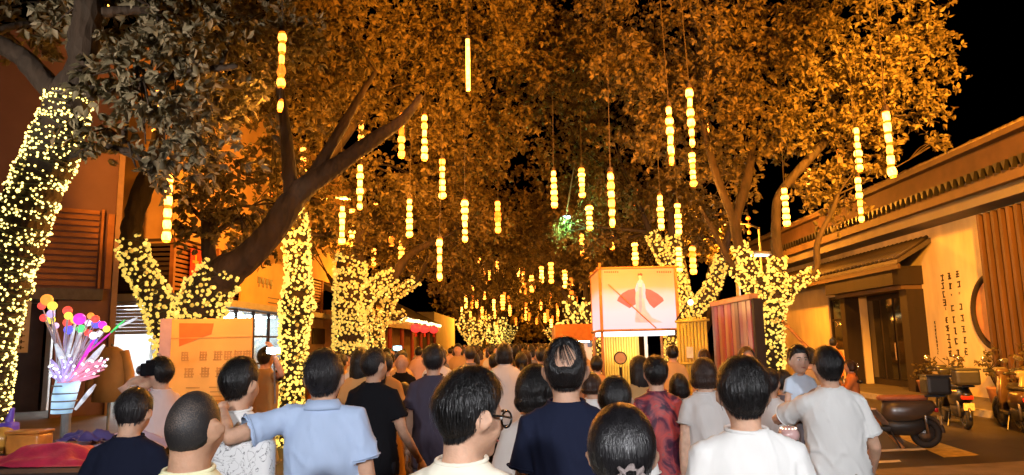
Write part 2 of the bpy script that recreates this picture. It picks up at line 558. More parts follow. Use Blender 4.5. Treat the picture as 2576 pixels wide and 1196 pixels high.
# round moon window with frame
MB().torus((XW - .03, 17.75, 2.25), .92, .075, 'x', 40, 8).build('round_window_frame', M_DARKW, hall, HO, True)
MB().tube([(XW - .02, 17.75, 2.25), (XW - .004, 17.75, 2.25)], .9, 40).build('round_window_pane', mat('moon_window_panel', (.45, .22, .12), .5, .3, 2), hall, HO)
# painted verse: brush marks in columns on the plaster
def glyph(b, y, z, h, sd):
    g_ = random.Random(sd)
    wd = h * .9
    n = g_.randint(2, 3)
    for q in range(n):
        zz = z + h * (.38 - .76 * q / max(1, n - 1)) + g_.uniform(-.01, .01)
        l = wd * g_.uniform(.5, 1)
        b.box((XW - .004, y + g_.uniform(-.015, .015), zz), (.004, l, h * .2), Matrix.Rotation(g_.uniform(-.12, .12), 3, 'X'))
    for q in range(g_.randint(1, 2)):
        b.box((XW - .0065, y + g_.uniform(-.3, .3) * wd, z + g_.uniform(-.1, .1) * h), (.004, h * .24, h * g_.uniform(.6, 1)), Matrix.Rotation(g_.uniform(-.25, .25), 3, 'X'))
verse = [(2409, [690, 716, (738), 772, 800, 829, 856, 885], 18.75), (2388, [695, 721, (742), 776, 804, 833, 859, 888], 19.1), (2369, [700, 720, 741, 762, (778), 806, 826, 849, 868, 890], 19.5)]
for ci, (px, ys, yd) in enumerate(verse):
    for q, py in enumerate(ys):
        pz = pixX(px + (py - 690) * .118, py, XW)
        small = (q == 2 and ci < 2) or (q == 4 and ci == 2)
        gb = MB(); glyph(gb, pixX(px + 11, 790, XW).y, pz.z, .07 if small else .18, ci * 50 + q)
        gb.build('brush_mark', M_INK, hall, HO)
for q in range(9):
    pz = pixX(2350 + q * 1.4, 812 + q * 9.5, XW)
    gb = MB(); glyph(gb, pixX(2356, 850, XW).y, pz.z, .085, 900 + q); gb.build('brush_mark', M_INK, hall, HO)

# ================================================================== left near building: mauve wall, louvre screen
M_MAUVE = mat('render_mauve_grey', (.17, .10, .115), .85, .12, 1.2, .1)
M_LOUV = mat('louvre_board_red_brown', (.30, .12, .045), .5, .25, 4, .15, 40, stretch=(.3, 1, 1))
A = Vector((pix(283, 700, 18.7).x, 18.7, 0)); B = Vector((pix(-120, 700, 16.6).x, 16.6, 0))
dx = (A - B).normalized(); nx = Vector((dx.y, -dx.x, 0))          # nx points to the street
LB = empty('mauve_shop_building', A)
tag(LB, 'mauve rendered building with red-brown louvre screen above a dark open shop', 'building')
def lw(b, s0, s1, z0, z1, o0, o1):
    """box along the near left wall: s measured back from corner A, o outwards to the street"""
    pts = []
    for s_ in (s0, s1):
        for o_ in (o0, o1):
            for z_ in (z0, z1):
                pts.append(A - dx * s_ + nx * o_ + Vector((0, 0, z_)))
    return b.add(pts, [(0, 1, 3, 2), (4, 6, 7, 5), (0, 4, 5, 1), (2, 3, 7, 6), (0, 2, 6, 4), (1, 5, 7, 3)])
def lz(px, py, s=0):
    p = A - dx * s
    r = ray(px, py)
    return CAM_Z + r.z * (p.y / r.y)
lw(MB(), 0, 6, 3.35, 10, -.3, 0).build('wall', M_MAUVE, LB, A)
lw(MB(), 0, 1.2, .13, 3.348, -.3, 0).build('wall', mat('panel_plum', (.25, .13, .11), .6, .15, 2, .05), LB, A)
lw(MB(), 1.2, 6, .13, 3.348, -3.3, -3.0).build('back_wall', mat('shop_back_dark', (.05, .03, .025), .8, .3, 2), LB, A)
lw(MB(), -.12, .02, .13, 7.4, .002, .12).build('corner_pipe', mat('pipe_paint_pink', (.30, .2, .17), .5, .1), LB, A)
lw(MB(), .25, 5, 3.05, 3.33, .002, .35).build('shop_fascia', mat('fascia_slate', (.10, .10, .12), .6, .2), LB, A)
lw(MB(), .3, .36, 3.36, 5.45, .06, .16).build('louvre_post', M_LOUV, LB, A)
lw(MB(), .05, .2, 3.36, 5.35, .06, .12).build('louvre_post', M_LOUV, LB, A)
for k in range(13):
    z = 3.42 + k * .158
    lw(MB(), .4, 3.4, z, z + .105, .05, .09).build('slat', M_LOUV, LB, A)
sg = lw(MB(), 1.75, 2.05, 1.75, 3.02, .01, .05).build('hanging_sign', mat('sign_offwhite', (.55, .5, .45), .6, .1), LB, A)
for q in range(8):
    z = 1.86 + q * .145
    gb = MB(); lw(gb, 1.83, 1.97, z, z + .02, .052, .056); lw(gb, 1.885, 1.915, z - .03, z + .06, .057, .06)
    gb.build('brush_mark', M_INK, sg, A)
lw(MB(), 2.55, 2.75, .13, 2.4, -.2, 0).build('door_post', mat('post_red_brown', (.25, .08, .04), .6, .2), LB, A)

# ================================================================== left second building: timber slat balcony, bright shop
M_ORW = mat('render_ochre', (.52, .33, .15), .85, .15, 1.2, .1)
M_BEAM = mat('beam_grey', (.35, .36, .38), .5, .15, 3)
M_SLATD = mat('balcony_slat_dark', (.035, .02, .014), .5, .2, 4)
M_SLATR = mat('balcony_slat_red', (.26, .10, .035), .5, .25, 4, .1, 40)
C = Vector((pix(425, 700, 20).x, 20, 0)); XL = C.x
OB = empty('balcony_shop_building', C)
tag(OB, 'ochre building with slatted timber balcony over a brightly lit white shop', 'building')
W2 = 21.0
b = MB(); b.lim(XL - 6, XL - .25, W2 - .3, W2, 4.85, 11); b.lim(XL - .25, XL, 20.05, 42, 5.0, 11)
b.build('wall', M_ORW, OB, C)
MB().lim(XL - 4, XL + .4, 20, 40, 3.12, 3.34).build('floor_beam', M_BEAM, OB, C)
MB().lim(XL - 4, XL + .05, 20.35, 40, 3.342, 3.40).build('balcony_floor', M_SLATD, OB, C)
for k in range(11):
    z = 3.44 + k * .138
    MB().lim(XL - 2.6, XL - .02, 20.02, 20.06, z, z + .085).build('slat', M_SLATD, OB, C)
MB().lim(XL - 2.6, XL - .1, 20.28, 20.3, 3.4, 4.3).build('balcony_backing', M_SLATD, OB, C)
for yy in (20.03, 23.0, 26.0, 30.0, 35.0):
    MB().lim(XL - .02, XL + .1, yy, yy + .12, 3.342, 5.0).build('balcony_post', M_LOUV, OB, C)
for k in range(11):
    z = 3.44 + k * .138
    for ya, yb in ((20.17, 22.98), (23.14, 25.98), (26.14, 29.98), (30.14, 34.98)):
        MB().lim(XL + .0, XL + .04, ya, yb, z, z + .085).build('slat', M_SLATR, OB, C)
MB().lim(XL + .102, XL + .13, 21.0, 22.3, 3.75, 4.75).build('red_banner', mat('banner_red', (.5, .03, .02), .7, .2), OB, C)
for q in range(2):
    gb = MB(); gb.lim(XL + .132, XL + .136, 21.1, 21.5, 3.9 + q * .42, 3.98 + q * .42); gb.lim(XL + .137, XL + .141, 21.25, 21.35, 3.82 + q * .42, 4.15 + q * .42)
    gb.build('brush_mark', mat('banner_gold', (.8, .35, .08), .6, .1), OB, C)
# billboard on the balcony front
bp = [pixX(px, py, XL + .3) for px, py in ((604, 690), (650, 660), (702, 665), (722, 690), (722, 775), (600, 762))]
MB().poly([(XL + .3, p.y, p.z) for p in bp], (1, 0, 0), .06).build('billboard', mat('billboard_peach', (.75, .42, .16), .6, .2, 1.0), OB, C)
gb = MB()
for px in (652, 662, 672, 682):
    p = pixX(px, 705 + (px - 652) * .22, XL + .37); gb.box((XL + .372, p.y, p.z), (.012, .32, .24)); gb.box((XL + .378, p.y, p.z - .16), (.012, .1, .18))
gb.build('billboard_lettering', M_INK, OB, C)
gb = MB()
for py in (752, 764):
    p = pixX(692, py, XL + .37); gb.box((XL + .372, p.y, p.z), (.01, 1.5, .05))
gb.build('billboard_lettering', M_INK, OB, C)
# shop interior behind front (end wall towards camera open, street side glazed)
M_SHOPW = mat('shop_wall_white', (.8, .8, .78), .7, .05)
MB().lim(XL - 3.5, XL - .2, 31, 31.15, .13, 3.1).build('shop_back_wall', M_SHOPW, OB, C)
MB().lim(XL - 3.6, XL - 3.45, 20.3, 31, .13, 3.1).build('shop_side_wall', M_SHOPW, OB, C)
MB().lim(XL - 3.45, XL - .1, 20.2, 31, 3.06, 3.115).build('shop_ceiling', M_SHOPW, OB, C)
for yy in (21.2, 22.8, 24.4, 26.4, 28.4, 30.0):
    MB().lim(XL - 2.8, XL - .5, yy, yy + .14, 2.98, 3.05).build('tube_light', emit('shop_tube', (.86, .95, 1), 30), OB, C)
    point('tube_glow', (-1.6, yy - 20, 2.8), 90, (.82, .93, 1), .3, OB)
MB().lim(XL - .2, XL - .1, 31.2, 42, .13, 3.12).build('wall', mat('side_wall_pale', (.34, .25, .2), .8, .15, 2, .1), OB, C)
MB().lim(XL - .12, XL - .02, 34.0, 36.2, 1.9, 2.65).build('vent_window', M_INK, OB, C)
for z in (.13, 1.15, 2.15):
    MB().lim(XL - .06, XL, 20.4, 31.1, z, z + .07).build('mullion', M_DARKW, OB, C)
for yy in (20.4, 21.7, 23.2, 24.8, 26.4, 28.0, 29.6, 31.0):
    MB().lim(XL - .08, XL + .02, yy, yy + .1, .13, 3.1).build('mullion', M_DARKW, OB, C)
for ya, yb in ((20.5, 21.7), (21.8, 23.2), (23.3, 24.8), (24.9, 26.4), (26.5, 28.0), (28.1, 29.6), (29.7, 31.0)):
    MB().lim(XL - .045, XL - .03, ya, yb, .2, 3.05).build('pane', glass('shop_glass'), OB, C)
# roller shutter, half open, on the end facing the camera
for k in range(9):
    z = 2.2 + k * .1
    MB().tube([(XL - 1.75, 20.15, z + .05), (XL - .15, 20.15, z + .05)], .048, 6).build('shutter_slat', mat('shutter_grey', (.5, .5, .5), .4, .1, 5), OB, C)
MB().lim(XL - .15, XL - .02, 20.1, 20.22, .13, 3.1).build('shutter_guide', M_BEAM, OB, C)
MB().lim(XL - 1.9, XL - 1.76, 20.1, 20.22, .13, 3.1).build('shutter_guide', M_BEAM, OB, C)
sh = empty('shop_display_rack', (XL - 1, 22.8, .13)); tag(sh, 'white shelf rack with red and white goods inside the lit shop', 'shelf')
for z in (.3, .8, 1.3, 1.8):
    MB().lim(-.9, .9, 0, .4, z, z + .03).build('shelf_board', M_SHOPW, sh)
for x in (-.92, .92):
    MB().lim(x - .02, x + .02, 0, .4, 0, 2.1).build('upright', M_SHOPW, sh)
gm = [mat('goods_red', (.6, .03, .04), .5, .1), mat('goods_white', (.8, .8, .8), .5, .05), mat('goods_pink', (.7, .25, .3), .5, .1), mat('goods_blue', (.1, .2, .45), .5, .1), mat('goods_tan', (.5, .3, .12), .5, .1)]
gbx = MB().bbox((0, 0, .1), (.2, .2, .2), .01).mesh('goods_box')
for z in (.332, .832, 1.332, 1.832):
    for x in np.arange(-.78, .8, .24):
        o = link('goods_box', gbx, gm[0] if z < .4 else rnd.choice(gm), sh); o.location = (x, .16, z); o.scale = (1, 1, rnd.uniform(.7, 1.7))

for q, yq in enumerate((25.2, 27.6, 29.6)):
    k2 = copy_tree(sh); k2.location = (XL - 1.6, yq, .13); k2.rotation_euler = (0, 0, R(90))
    tag(k2, ('white rack of packed goods in the middle of the lit shop', 'white rack of goods seen through the fourth shop pane', 'white rack of goods at the far end of the lit shop')[q], 'shelf')
# ================================================================== middle left: tiled eave house with red lanterns
EX = -9.0
EH = empty('tiled_eave_house', (EX, 40, 0)); EO = (EX, 40, 0)
tag(EH, 'old house with deep tiled eave edged by string lights far along the street', 'building')
MB().lim(EX - 4, EX - .0, 36, 62, .13, 3.6).build('wall', mat('old_wall', (.22, .13, .1), .8, .2, 1.5, .1), EH, EO)
MB().lim(EX - 4, EX + 1.0, 62.2, 80, .13, 4.6).build('wall', mat('pale_gable', (.26, .24, .22), .8, .1, 1.5), EH, EO)
b = MB(); b.add([(EX + 1.6, 35.5, 3.5), (EX + 1.6, 62, 3.5), (EX - 2.5, 62, 5.6), (EX - 2.5, 35.5, 5.6), (EX + 1.6, 35.5, 3.3), (EX + 1.6, 62, 3.3), (EX - 2.5, 62, 5.3), (EX - 2.5, 35.5, 5.3)], [(0, 1, 2, 3), (7, 6, 5, 4), (0, 3, 7, 4), (1, 5, 6, 2), (4, 5, 1, 0), (3, 2, 6, 7)])
b.build('roof', M_TILE, EH, EO)
MB().lim(EX + 1.5, EX + 1.58, 35.5, 62, 2.75, 3.28).build('eave_board', mat('eave_board_tan', (.40, .28, .14), .7, .15), EH, EO)
for yy in np.arange(37, 62, 4.0):
    MB().tube([(EX + 1.2, yy, .13), (EX + 1.2, yy, 3.28)], .12, 10).build('column', mat('column_red', (.28, .03, .02), .5, .1), EH, EO)
es = empty('eave_string_light', (EX + 1.65, 48, 0)); tag(es, 'row of pale yellow bulbs along the old tiled eave', 'string lights')
ebulb = MB().ell((0, 0, 0), .075, 6, 4).mesh('eave_bulb')
yy = 36.0
while yy < 61.5:
    o = link('bulb', ebulb, emit('eave_bulb_glow', (1, .85, .4), 3.5, sample=False), es); o.location = (rnd.uniform(0, .05), yy - 48, 3.32 + rnd.uniform(-.07, .1))
    yy += .21
def red_lantern(x, y, z, r, label):
    e = empty('red_lantern', (x, y, z)); tag(e, label, 'lantern', 'red paper lanterns under the eave')
    MB().ell((0, 0, 0), (r, r, r * .8), 16, 10).build('paper_globe', emit('red_paper', (1, .05, .04), 1.3), e, smooth=True)
    MB().tube([(0, 0, r * .74), (0, 0, r * .95)], r * .4, 10).build('cap', M_INK, e)
    MB().tube([(0, 0, r * .9), (0, 0, r * .9 + .35)], .012, 5).build('cord', M_INK, e)
    MB().tube([(0, 0, -r * .75), (0, 0, -r * 1.5)], [.06, .1], 8).build('tassel', mat('tassel_red', (.5, .03, .03), .7), e)
for q, px in enumerate((1046, 1068, 1091)):
    p = pixX(px, 826 + q * 2, EX + 1.85); red_lantern(EX + 1.85, p.y, p.z, .36, 'glowing red paper lantern hanging below the old tiled eave')
# ================================================================== trees
def bark():
    m = bpy.data.materials.new('bark'); m.use_nodes = True; t = m.node_tree; b = t.nodes['Principled BSDF']
    b.inputs['Roughness'].default_value = .85
    tc = t.nodes.new('ShaderNodeTexCoord'); mp = t.nodes.new('ShaderNodeMapping'); mp.inputs['Scale'].default_value = (1, 1, .35)
    n = t.nodes.new('ShaderNodeTexNoise'); n.inputs['Scale'].default_value = 9; n.inputs['Detail'].default_value = 6
    v = t.nodes.new('ShaderNodeTexVoronoi'); v.inputs['Scale'].default_value = 16
    t.links.new(tc.outputs['Object'], mp.inputs[0]); t.links.new(mp.outputs[0], n.inputs['Vector']); t.links.new(mp.outputs[0], v.inputs['Vector'])
    r = t.nodes.new('ShaderNodeValToRGB'); r.color_ramp.elements[0].color = (.010, .006, .004, 1); r.color_ramp.elements[1].color = (.036, .021, .014, 1)
    r.color_ramp.elements[0].position = .3; r.color_ramp.elements[1].position = .75
    t.links.new(n.outputs['Fac'], r.inputs[0]); t.links.new(r.outputs[0], b.inputs['Base Color'])
    ad = t.nodes.new('ShaderNodeMath'); ad.operation = 'ADD'; t.links.new(n.outputs['Fac'], ad.inputs[0]); t.links.new(v.outputs['Distance'], ad.inputs[1])
    bp = t.nodes.new('ShaderNodeBump'); bp.inputs['Strength'].default_value = .7; bp.inputs['Distance'].default_value = .03
    t.links.new(ad.outputs[0], bp.inputs['Height']); t.links.new(bp.outputs[0], b.inputs['Normal'])
    return m
M_BARK = bark()

def leafmat(name, c0, c1, c2):
    m = bpy.data.materials.new(name); m.use_nodes = True; t = m.node_tree; b = t.nodes['Principled BSDF']
    out = t.nodes['Material Output']
    g = t.nodes.new('ShaderNodeNewGeometry')
    r = t.nodes.new('ShaderNodeValToRGB'); r.color_ramp.elements[0].color = (*c0, 1); r.color_ramp.elements[1].color = (*c2, 1)
    e = r.color_ramp.elements.new(.5); e.color = (*c1, 1)
    t.links.new(g.outputs['Random Per Island'], r.inputs[0])
    t.links.new(r.outputs[0], b.inputs['Base Color'])
    b.inputs['Roughness'].default_value = .62
    tr = t.nodes.new('ShaderNodeBsdfTranslucent'); t.links.new(r.outputs[0], tr.inputs[0])
    mx = t.nodes.new('ShaderNodeMixShader'); mx.inputs[0].default_value = .35
    t.links.new(b.outputs[0], mx.inputs[1]); t.links.new(tr.outputs[0], mx.inputs[2]); t.links.new(mx.outputs[0], out.inputs[0])
    return m
M_LEAF = leafmat('plane_leaf', (.06, .05, .018), (.11, .085, .032), (.17, .125, .055))
M_LEAFN = leafmat('plane_leaf_near', (.07, .065, .04), (.15, .135, .085), (.25, .22, .16))

def leaves(blobs, seed, size_k=1.0, dens=1.0):
    """four-cornered bent leaves in drooping sprays spread through round masses (x, y, z, r, size)"""
    g = np.random.default_rng(seed)
    V = []
    for (x, y, z, r, sz) in blobs:
        ns = max(5, int(17 * dens * (r / .8) ** 1.3))
        d = g.normal(size=(ns, 3)); d /= np.linalg.norm(d, axis=1)[:, None]
        rad = r * g.uniform(.25, 1.0, ns) ** .55
        cen = np.array([x, y, z]) + d * rad[:, None] * np.array([1.1, 1.1, .85])
        nl = max(14, int(dens * 22.0 * r * r / (sz * sz) / ns))
        for c in cen:
            ax = g.normal(size=3); ax[2] = ax[2] * .4 - .35; ax /= np.linalg.norm(ax)
            L = r * g.uniform(.25, .55) + .12
            nw = max(4, nl // 6)
            t_ = g.uniform(-.5, .9, nw)
            p = c + ax * (t_ * L)[:, None] + g.normal(size=(nw, 3)) * (.05 + .095 * r)
            p = np.repeat(p, 6, axis=0)                       # six leaves fan out from each twig end
            m_ = len(p)
            wa = np.repeat(g.normal(size=(nw, 3)) * .55 + ax * .5 + np.array([0, 0, -.45]), 6, axis=0)
            u = g.normal(size=(m_, 3)) * .75 + wa; u /= np.linalg.norm(u, axis=1)[:, None]
            q = g.normal(size=(m_, 3)); q -= u * (q * u).sum(1)[:, None]; q /= np.linalg.norm(q, axis=1)[:, None]
            n = np.cross(u, q)
            s = (sz * 1.18 * g.uniform(.65, 1.25, m_))[:, None]
            base, tip = p + u * s * .08, p + u * s * 1.08 - n * s * .12
            l1, r1 = p + u * s * .40 + q * s * .27 + n * s * .10, p + u * s * .40 - q * s * .27 + n * s * .10
            l2, r2 = p + u * s * .78 + q * s * .17 + n * s * .03, p + u * s * .78 - q * s * .17 + n * s * .03
            V.append(np.stack([base, l1, l2, tip, r2, r1], axis=1))
    V = np.concatenate(V)
    k = len(V); V = V.reshape(-1, 3); i = np.arange(k)[:, None] * 6
    return V, np.concatenate([i + np.array([0, 1, 2, 3]), i + np.array([0, 3, 4, 5])])

def spline(pts, rad, k=5):
    out, ro = [], []
    n = len(pts)
    for i in range(n - 1):
        p0, p1, p2, p3 = pts[max(i - 1, 0)], pts[i], pts[i + 1], pts[min(i + 2, n - 1)]
        for j in range(k):
            t = j / k
            out.append(.5 * ((2 * p1) + (p2 - p0) * t + (2 * p0 - 5 * p1 + 4 * p2 - p3) * t * t + (3 * p1 - p0 - 3 * p2 + p3) * t ** 3))
            ro.append(rad[i] + (rad[i + 1] - rad[i]) * t)
    out.append(pts[-1]); ro.append(rad[-1])
    return out, ro

def bulb_mat(name, c, lo, hi):
    m = emit(name, c, 1.0)
    t = m.node_tree; oi = t.nodes.new('ShaderNodeObjectInfo'); mr = t.nodes.new('ShaderNodeMapRange')
    mr.interpolation_type = 'SMOOTHSTEP'; mr.inputs['To Min'].default_value = lo; mr.inputs['To Max'].default_value = hi
    t.links.new(oi.outputs['Random'], mr.inputs['Value']); t.links.new(mr.outputs[0], t.nodes['Principled BSDF'].inputs['Emission Strength'])
    return m
M_BULB = bulb_mat('string_bulb_glow', (1, .70, .13), .3, 1.6)
M_BULBN = bulb_mat('string_bulb_glow_near', (1, .76, .20), .6, 4.0)
M_WIRE = mat('light_wire', (.02, .025, .015), .5, .1)
M_SOCK = mat('bulb_socket', (.10, .09, .02), .5, .2)
def octa(r, lv):
    bm = bmesh.new(); bmesh.ops.create_icosphere(bm, subdivisions=lv, radius=r)
    for f in bm.faces: f.material_index = 1 if f.calc_center_median().z > r * .42 else 0
    for v in bm.verts:
        if v.co.z > r * .5: v.co.z *= 1.35
    me = bpy.data.meshes.new('bulb'); bm.to_mesh(me); bm.free()
    me.polygons.foreach_set('use_smooth', [True] * len(me.polygons))
    return me

def tree(label, D, limbs, blobs, light_label=None, seed=1, bulb_r=.03, spacing=.075, near=False, leafm=None, dens=1.0, indiv=300, twigs=26, wob=.0):
    """limbs: list of (points[(px,py,dD)], radii, lit count: number of leading points wrapped in lights)"""
    g = random.Random(seed)
    base = pix(limbs[0][0][0][0], limbs[0][0][0][1], D)
    base = Vector((base.x, D, 0))
    root = empty('street_tree', base); tag(root, label, 'tree', None)
    ends = []; lit = []
    for li, (pts, rad, nl) in enumerate(limbs):
        P = [pix(p[0], p[1], D + (p[2] if len(p) > 2 else 0)) for p in pts]
        if li == 0 and P[0].z > 0.02:
            P = [Vector((P[0].x, P[0].y, -.05))] + P; rad = [rad[0] * 1.25] + list(rad); nl = nl + 1 if nl else 0
        elif li == 0:
            P[0].z = -.05
        k = 5
        S, Rr = spline(P, list(rad), k)
        S = [s + Vector((g.uniform(-1, 1), g.uniform(-1, 1), 0)) * Rr[i] * .07 for i, s in enumerate(S)]
        Rr = [r * g.uniform(.94, 1.07) for r in Rr]
        MB().tube(S, Rr, 12).build('trunk' if li == 0 else 'limb', M_BARK, root, base, True)
        if nl > 1:
            m = (nl - 1) * k + 1
            lit.append((S[:m], Rr[:m]))
        ends += [(S[i], Rr[i]) for i in range(len(S) // 2, len(S))]
    # thin branches out to the leaf masses
    tb = MB()
    free = [e for e in ends]
    for (x, y, z, r, sz) in blobs:
        c = Vector((x, y, z))
        e, er = min(free, key=lambda q: (q[0] - c).length + max(0, q[0].z - c.z))
        mid = (e + c) / 2 + Vector((g.uniform(-.2, .2), g.uniform(-.2, .2), g.uniform(-.1, .35)))
        r0 = min(er * .6, .05 + .012 * (c - e).length)
        S, Rr = spline([e, mid, c], [r0, r0 * .6, r0 * .25], 4)
        tb.tube(S, Rr, 6)
        for q in range(4):
            d = Vector((g.gauss(0, 1), g.gauss(0, 1), g.gauss(0, .7))).normalized() * r * .9
            S2, R2 = spline([S[5], (S[5] + c + d) / 2 + Vector((0, 0, .08)), c + d], [r0 * .4, r0 * .25, .006], 3)
            tb.tube(S2, R2, 5)
    if tb.v:
        tag(tb.build('branches', M_BARK, root, base, True), kind='stuff')
    if blobs:
        V, Q = leaves(blobs, seed, 1, dens)
        me = np_mesh('crown', V - np.array(base), Q)
        cr = link('crown', me, leafm or M_LEAF, root); tag(cr, kind='stuff')
    if light_label:
        lr = empty('string_light', base); tag(lr, light_label, 'string lights')
        pts = []
        wire = MB()
        for S, Rr in lit:
            L = [0]
            for i in range(1, len(S)): L.append(L[-1] + (S[i] - S[i - 1]).length)
            tot = L[-1]
            if tot <= 0: continue
            avg = sum(Rr) / len(Rr)
            spacing_ = spacing * .78
            pitch = spacing_ * 1.15
            turns = tot / pitch
            n = int(turns * 2 * math.pi * avg / spacing_)
            hp = []
            for q in range(n):
                f = (q + .5) / n
                s = f * tot
                i = max(j for j in range(len(L)) if L[j] <= s); i = min(i, len(S) - 2)
                tt = (s - L[i]) / max(1e-6, L[i + 1] - L[i])
                c = S[i].lerp(S[i + 1], tt); r = Rr[i] + (Rr[i + 1] - Rr[i]) * tt
                tn = (S[i + 1] - S[i]).normalized()
                u = tn.cross(Vector((0, 1, .01))).normalized(); w_ = tn.cross(u)
                a = f * turns * 2 * math.pi
                dirv = u * math.cos(a) + w_ * math.sin(a)
                hp.append(c + dirv * (r + .012))
                jit = tn * g.gauss(0, spacing * .42) + dirv.cross(tn) * g.gauss(0, spacing * .42)
                pts.append((c + dirv * (r + bulb_r * .75 + g.uniform(0, bulb_r * 1.2)) + jit, dirv))
            if len(hp) > 3:
                wire.tube(hp[::2], .006, 4)
        if wire.v: wire.build('wire', M_WIRE, lr, base)
        camv = Vector((0, 0, CAM_Z))
        vis = [p for p in pts if (camv - p[0]).normalized().dot(p[1]) > -.15]
        hid = [p for p in pts if (camv - p[0]).normalized().dot(p[1]) <= -.15]
        g.shuffle(vis)
        mb = M_BULBN if near else M_BULB
        bulb_r *= .84
        bm_ = octa(bulb_r, 2 if D < 15 else 1); bm_.materials.append(mb); bm_.materials.append(M_SOCK)
        for p, _ in vis[:indiv]:
            o = link('bulb', bm_, mb, lr); o.location = p - base
            k = g.uniform(.7, 1.25); o.scale = (k, k, k * g.uniform(.8, 1.1)); o.rotation_euler = (g.gauss(0, .8), g.gauss(0, .8), 0)
        rest = hid + vis[indiv:]
        if rest:
            rb = MB()
            for p, _ in rest: rb.ell(p, bulb_r * g.uniform(.7, 1.2), 5, 3)
            tag(rb.build('bulbs', mb, lr, base, True), kind='stuff')
    return root

def B(px, py, D, r, sz=None):
    p = pix(px, py, D)
    return (p.x, p.y, p.z, r, sz or (.060 + .0026 * D))

tree('thick leaning tree beside the mauve building, trunk bulb-wrapped up to its fork', 6.0,
     [([(-70, 1300), (-45, 1000), (-22, 800), (12, 690), (42, 600), (78, 500), (125, 400), (155, 310), (178, 235), (205, 180), (212, 90), (228, -10), (245, -160)], [.24, .21, .2, .2, .205, .2, .195, .18, .16, .13, .12, .115, .1], 9),
      ([(172, 250), (120, 215), (62, 150), (0, 112), (-90, 60)], [.12, .1, .09, .08, .07], 0),
      ([(200, 240), (260, 232), (330, 220), (420, 195), (520, 176), (600, 168)], [.08, .06, .05, .042, .034, .02], 0)],
     [B(*q) for q in [(300, 40, 6.4, .55), (420, 60, 6.3, .6), (540, 40, 6.6, .65), (380, 170, 6.0, .38), (480, 230, 6.1, .5), (560, 170, 6.4, .4), (310, 330, 5.8, .26), (400, 320, 5.9, .36), (480, 350, 6.0, .33), (395, 425, 6.0, .2), (290, 220, 5.9, .25),
                      (125, 95, 6.6, .16), (55, 20, 6.8, .4), (170, 20, 7, .3), (640, 90, 6.9, .6), (-20, 80, 6.9, .3)]],
     'small warm bulbs wound round the leaning trunk beside the mauve building', 11, .0120, .050, True, M_LEAFN, 1.0)

tree('dark forked tree behind the orange board, one limb sweeping over the street', 8.6,
     [([(455, 1150), (455, 950), (450, 860)], [.27, .25, .22], 3),
      ([(440, 880), (412, 800), (385, 735), (345, 660), (333, 610), (336, 550), (362, 470), (390, 400), (400, 330)], [.16, .15, .14, .135, .13, .12, .12, .11, .07], 5),
      ([(465, 870), (500, 790), (530, 725), (562, 690), (620, 650), (680, 590), (725, 520), (770, 470), (850, 415), (940, 352), (1012, 302), (1060, 240)], [.25, .245, .245, .22, .19, .17, .155, .14, .115, .09, .065, .035], 4),
      ([(765, 480), (795, 430), (855, 330), (898, 255), (945, 180)], [.095, .08, .065, .045, .025], 0),
      ([(735, 520), (728, 440), (718, 330), (700, 200)], [.1, .09, .07, .04], 0),
      ([(540, 720, .5), (525, 640, .6), (520, 560, .7)], [.1, .09, .07], 0)],
     [B(*q) for q in [(660, 60, 9, .9), (780, 120, 9.3, .8), (600, 500, 9.2, .5), (540, 400, 9, .45), (640, 300, 9.3, .6), (520, 555, 9, .26), (610, 585, 9.2, .24), (750, 250, 9.6, .65), (880, 60, 9.8, .9), (470, 480, 9, .24), (700, 420, 9.6, .5), (460, 580, 9.3, .14), (690, 545, 9.8, .35), (560, 250, 9.3, .5), (860, 190, 10, .55)]],
     'warm bulbs wrapping both limbs of the forked tree behind the orange board', 12, .027, .066, False, None, .9)

tree('upright tree with swollen bulb-wrapped trunk in front of the lit shop', 13.0,
     [([(735, 1110), (735, 960), (738, 860), (746, 770), (752, 690), (745, 600), (740, 525), (728, 440), (715, 330), (712, 220)], [.22, .2, .19, .26, .165, .205, .14, .12, .1, .06], 7),
      ([(742, 520), (800, 430), (880, 330), (960, 200)], [.12, .1, .08, .04], 0)],
     [B(*q) for q in [(990, 60, 13, 1.3), (1130, 90, 13.3, 1.3), (880, 220, 13, 1.0), (970, 430, 13.6, .8), (830, 520, 13.4, .7), (720, 480, 13.6, .7), (1090, 240, 13.2, 1.0), (800, 320, 13.6, .8), (660, 590, 14, .5), (1230, 40, 13.8, 1.0), (850, 590, 14, .5)]],
     'dense warm bulbs covering the swollen upright trunk in front of the lit shop', 13, .034, .070)

tree('broad tree wrapped solid with bulbs, its side limb bent up to the street', 17.2,
     [([(868, 1060), (874, 930), (880, 830), (880, 740), (884, 655), (900, 590), (960, 530), (1045, 465), (1125, 375)], [.34, .32, .33, .34, .32, .22, .18, .14, .08], 5),
      ([(890, 800), (925, 745), (955, 712), (992, 692), (1030, 640), (1110, 600)], [.17, .16, .15, .12, .1, .05], 4)],
     [B(*q) for q in [(1240, 230, 17, 1.5), (1100, 450, 17.3, 1.0), (1180, 360, 17.3, 1.2), (1000, 560, 17.5, .8), (1060, 330, 17, 1.0), (1320, 120, 17.5, 1.4), (920, 560, 17.6, .7), (1180, 560, 18, .8), (1100, 620, 18, .6)]],
     'warm bulbs packed over the broad trunk and bent limb left of the eave house', 14, .042, .076)

